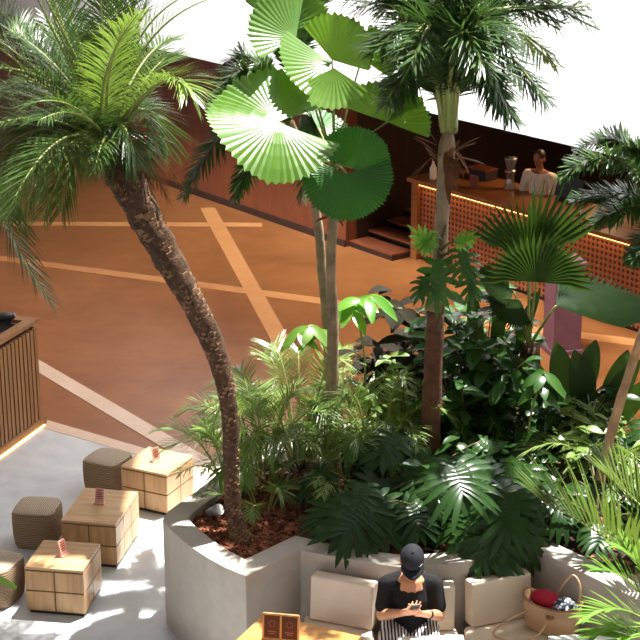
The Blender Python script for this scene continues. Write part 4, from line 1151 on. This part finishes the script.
# arching bright-leaved stems by the ruffled fan palm
def sprig(name, pts, Y, n, Ll, Wl, mat, label, root_px):
    b = at(root_px[0], root_px[1], Y); b.z = SOIL
    t = thing(name, b, label, 'shrub')
    c_ = catmull([b]+[at(x, y, Y) for x, y in pts], 6); MB().tube(c_, [.012*(1-.6*i/len(c_)) for i in range(len(c_))], 6).build('stem', M['rachis'], t, True)
    for i in range(n):
        k = len(c_)-1-int(i/n*len(c_)*.42); p = c_[k]; a = i*2.4
        mb = MB(); blade_leaf(mb, p, V((cos(a), -.3+.5*sin(a), U(-.5, .3))), V((.1, -.6, .8)), Ll*U(.8, 1.1), Wl, .4, .2)
        mb.build('leaf', mat, t, True)
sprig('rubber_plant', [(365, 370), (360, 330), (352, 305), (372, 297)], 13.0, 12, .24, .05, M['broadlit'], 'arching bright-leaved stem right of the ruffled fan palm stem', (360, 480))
sprig('rubber_plant', [(340, 400), (325, 350), (312, 326), (296, 336)], 12.8, 10, .22, .045, M['lime'], 'arching lime-leaved stem left of the ruffled fan palm stem', (345, 480))
sprig('rubber_plant', [(400, 400), (412, 340), (404, 310), (386, 312)], 13.2, 12, .24, .055, M['shadeleaf'], 'dark leaning stem with shaded leaves before the orange floor', (395, 480))
sprig('rubber_plant', [(530, 420), (538, 390), (545, 372), (538, 390)], 12.2, 9, .2, .045, M['broad'], 'drooping glossy sprig in front of the spiky fan palm trunk', (520, 500))
# strap-leaved plants
def strap(px_, py_, Y, spec, label, mat, W=.05):
    b = at(px_, py_, Y); b.z = SOIL
    t = thing('bird_of_paradise', b, label, 'strap-leaved plant')
    for (mx, my, tx, ty, w) in spec:
        c_ = bez(b, at(mx, my, Y-.1), at(tx, ty, Y-.15), 12); mb = MB(); sd_ = (c_[-1]-c_[6]).cross(V((0, -1, .3))).normalized()
        mb.strip(c_, [.008+w*max(0, sin(PI*max(0, (i/12-.35)/.65)))**.8 for i in range(13)], sd_, .25, V((0, -.8, .5)))
        mb.build('leaf', mat, t, True)
strap(578, 450, 12.7, [(565, 390, 556, 342, .10), (592, 400, 574, 350, .11), (612, 400, 628, 350, .10), (548, 400, 530, 360, .09), (610, 420, 650, 380, .10), (560, 400, 508, 352, .07), (580, 380, 596, 340, .09), (600, 410, 640, 360, .09)], 'dark strap-leaved plant against the orange floor, right', M['fandark'])
strap(480, 400, 13.1, [(500, 330, 505, 262, .06), (480, 340, 470, 285, .06), (515, 340, 540, 290, .05)], 'dark pointed-leaf plant behind the monstera', M['fandark'])

# --- big fronds at lower right (palm standing right of the frame)
Y9 = 10.2
b9 = V((3.1, 10.3, SOIL))
rp = thing('lower_palm', b9, 'palm with long stiff olive fronds reaching in at the right edge', 'palm')
MB().tube([b9-V((0, 0, .1)), b9+V((0, 0, .2))], [.09, .07], 12).build('trunk', M['trunk_rough'], rp, True)
frond(rp, [b9+V((0, 0, .15))]+bez(at(668, 590, Y9), at(612, 534, Y9), at(540, 500, Y9-.05), 14), M['olive'], M['rachis'], n=30, L=.66, w=.026, lift=.85, droop=.05, a0=70, a1=20, t0=.12, jit=.05)
frond(rp, [b9+V((0, 0, .15))]+bez(at(690, 560, Y9+.3), at(650, 510, Y9+.3), at(600, 470, Y9+.5), 14), M['olive'], M['rachis'], n=26, L=.5, w=.022, lift=.7, droop=.06, a0=70, a1=25, t0=.15, jit=.05)
b10 = V((2.7, 9.55, .0))
rq = thing('potted_palm', b10, 'lime green palm in a pot at the lower right corner', 'potted palm')
MB().lathe([(.16, 0), (.2, .05), (.24, .42), (.25, .5), (.22, .5), (.2, .46)], b10, 24).build('pot', M['planter'], rq, True)
MB().lathe([(.22, .44), (.02, .455)], b10, 24).build('soil', M['soil'], rq)
tb = b10+V((0, 0, .45))
for (mx, my, tx, ty, dm, dt) in ((650, 580, 586, 616, -.1, -.3), (645, 566, 600, 570, .1, .1), (655, 600, 604, 650, -.2, -.3), (650, 550, 618, 548, .2, .3), (670, 570, 650, 550, .1, .2), (680, 600, 650, 640, -.3, -.5), (640, 600, 594, 636, -.1, -.2)):
    frond(rq, bez(tb, at(mx, my, 9.55+dm), at(tx, ty, 9.55+dt), 12), M['lime'], M['rachis'], n=22, L=.27, w=.017, lift=.4, droop=.12, a0=58, a1=22, t0=.3)
# leaf tip at lower left: a plant standing just left of the frame
b11 = G(-60, 640, 0)
lt = thing('potted_palm', b11, 'green leaf tip reaching in at the lower left edge', 'potted palm')
MB().lathe([(.14, 0), (.18, .3), (.19, .36), (.16, .35)], b11, 20).build('pot', M['planter'], lt, True)
for (mx, my, tx, ty, w) in ((-30, 560, 17, 588, .045), (-60, 520, -40, 560, .05), (-90, 540, -120, 600, .05), (-50, 560, -10, 610, .04)):
    c_ = bez(b11+V((0, 0, .34)), at(mx, my, b11.y-.1), at(tx, ty, b11.y-.35), 12); mb = MB()
    mb.strip(c_, [.006+w*max(0, sin(PI*min(1, i/12*.97)))**.8 for i in range(13)], V((.5, 0, .85)), .2, V((-.3, -.8, .5))); mb.build('leaf', M['lime'], lt, True)

# ================================================================== LIGHT
w = bpy.data.worlds.new('world'); scene.world = w; w.use_nodes = True
bg = w.node_tree.nodes['Background']; bg.inputs[0].default_value = (.93, .96, 1, 1); bg.inputs[1].default_value = .47
def light(name, typ, loc, energy, color=(1, 1, 1), size=1, size_y=None, target=None, spot=None, angle=None):
    l = bpy.data.lights.new(name, typ); l.energy = energy; l.color = color
    o = bpy.data.objects.new(name, l); col.objects.link(o); o.location = loc
    if typ == 'AREA':
        l.size = size
        if size_y: l.shape = 'RECTANGLE'; l.size_y = size_y
    if typ == 'SUN': l.angle = angle
    if typ == 'SPOT': l.spot_size = spot; l.spot_blend = .6; l.shadow_soft_size = size
    if target is not None: o.rotation_euler = (V(target)-V(loc)).to_track_quat('-Z', 'Y').to_euler()
    return o
sd_ = SUN
light('sun', 'SUN', sd_*30, 14.0, (1, .97, .92), target=(0, 0, 0), angle=R(.6))
light('skylight', 'AREA', ((hx0+hx1)/2, (hy0+hy1)/2, 10.2), 330, (.95, .98, 1), 9, 7.5, target=((hx0+hx1)/2, (hy0+hy1)/2, 0))
bc = B(3, by, 4.5)
light('bulkhead_fill', 'AREA', bc-BN*4+V((0, 0, 5.2)), 950, (.98, .99, 1), 16, 1.5, target=bc+V((0, 0, .6))).data.spread = R(60)  # added fill light that whitens the bulkhead, no window behind it
for x in (-6, -2, 2, 6):
    light('downlight', 'AREA', B(x, 1.6, 2.5), 34, (1, .62, .32), .8, target=B(x, 1.6, 0))
light('bar_glow', 'AREA', B(4.7, -.02, BH-.07), 4, (1, .6, .25), 9, .05, target=B(4.7, -.1, 0))
for (x, y, e_) in ((-3.2, 19, 1), (-.6, 20, .5), (-6, 18, 1), (-2.5, 16.5, .7)):
    light('floor_spot', 'SPOT', (x, y, 7.5), 185*e_, (1, .58, .28), .3, target=(x, y, 0), spot=R(75))
scene.view_settings.view_transform = 'Standard'
scene.view_settings.look = 'None'
scene.view_settings.exposure = 0
scene.cycles.max_bounces = 8
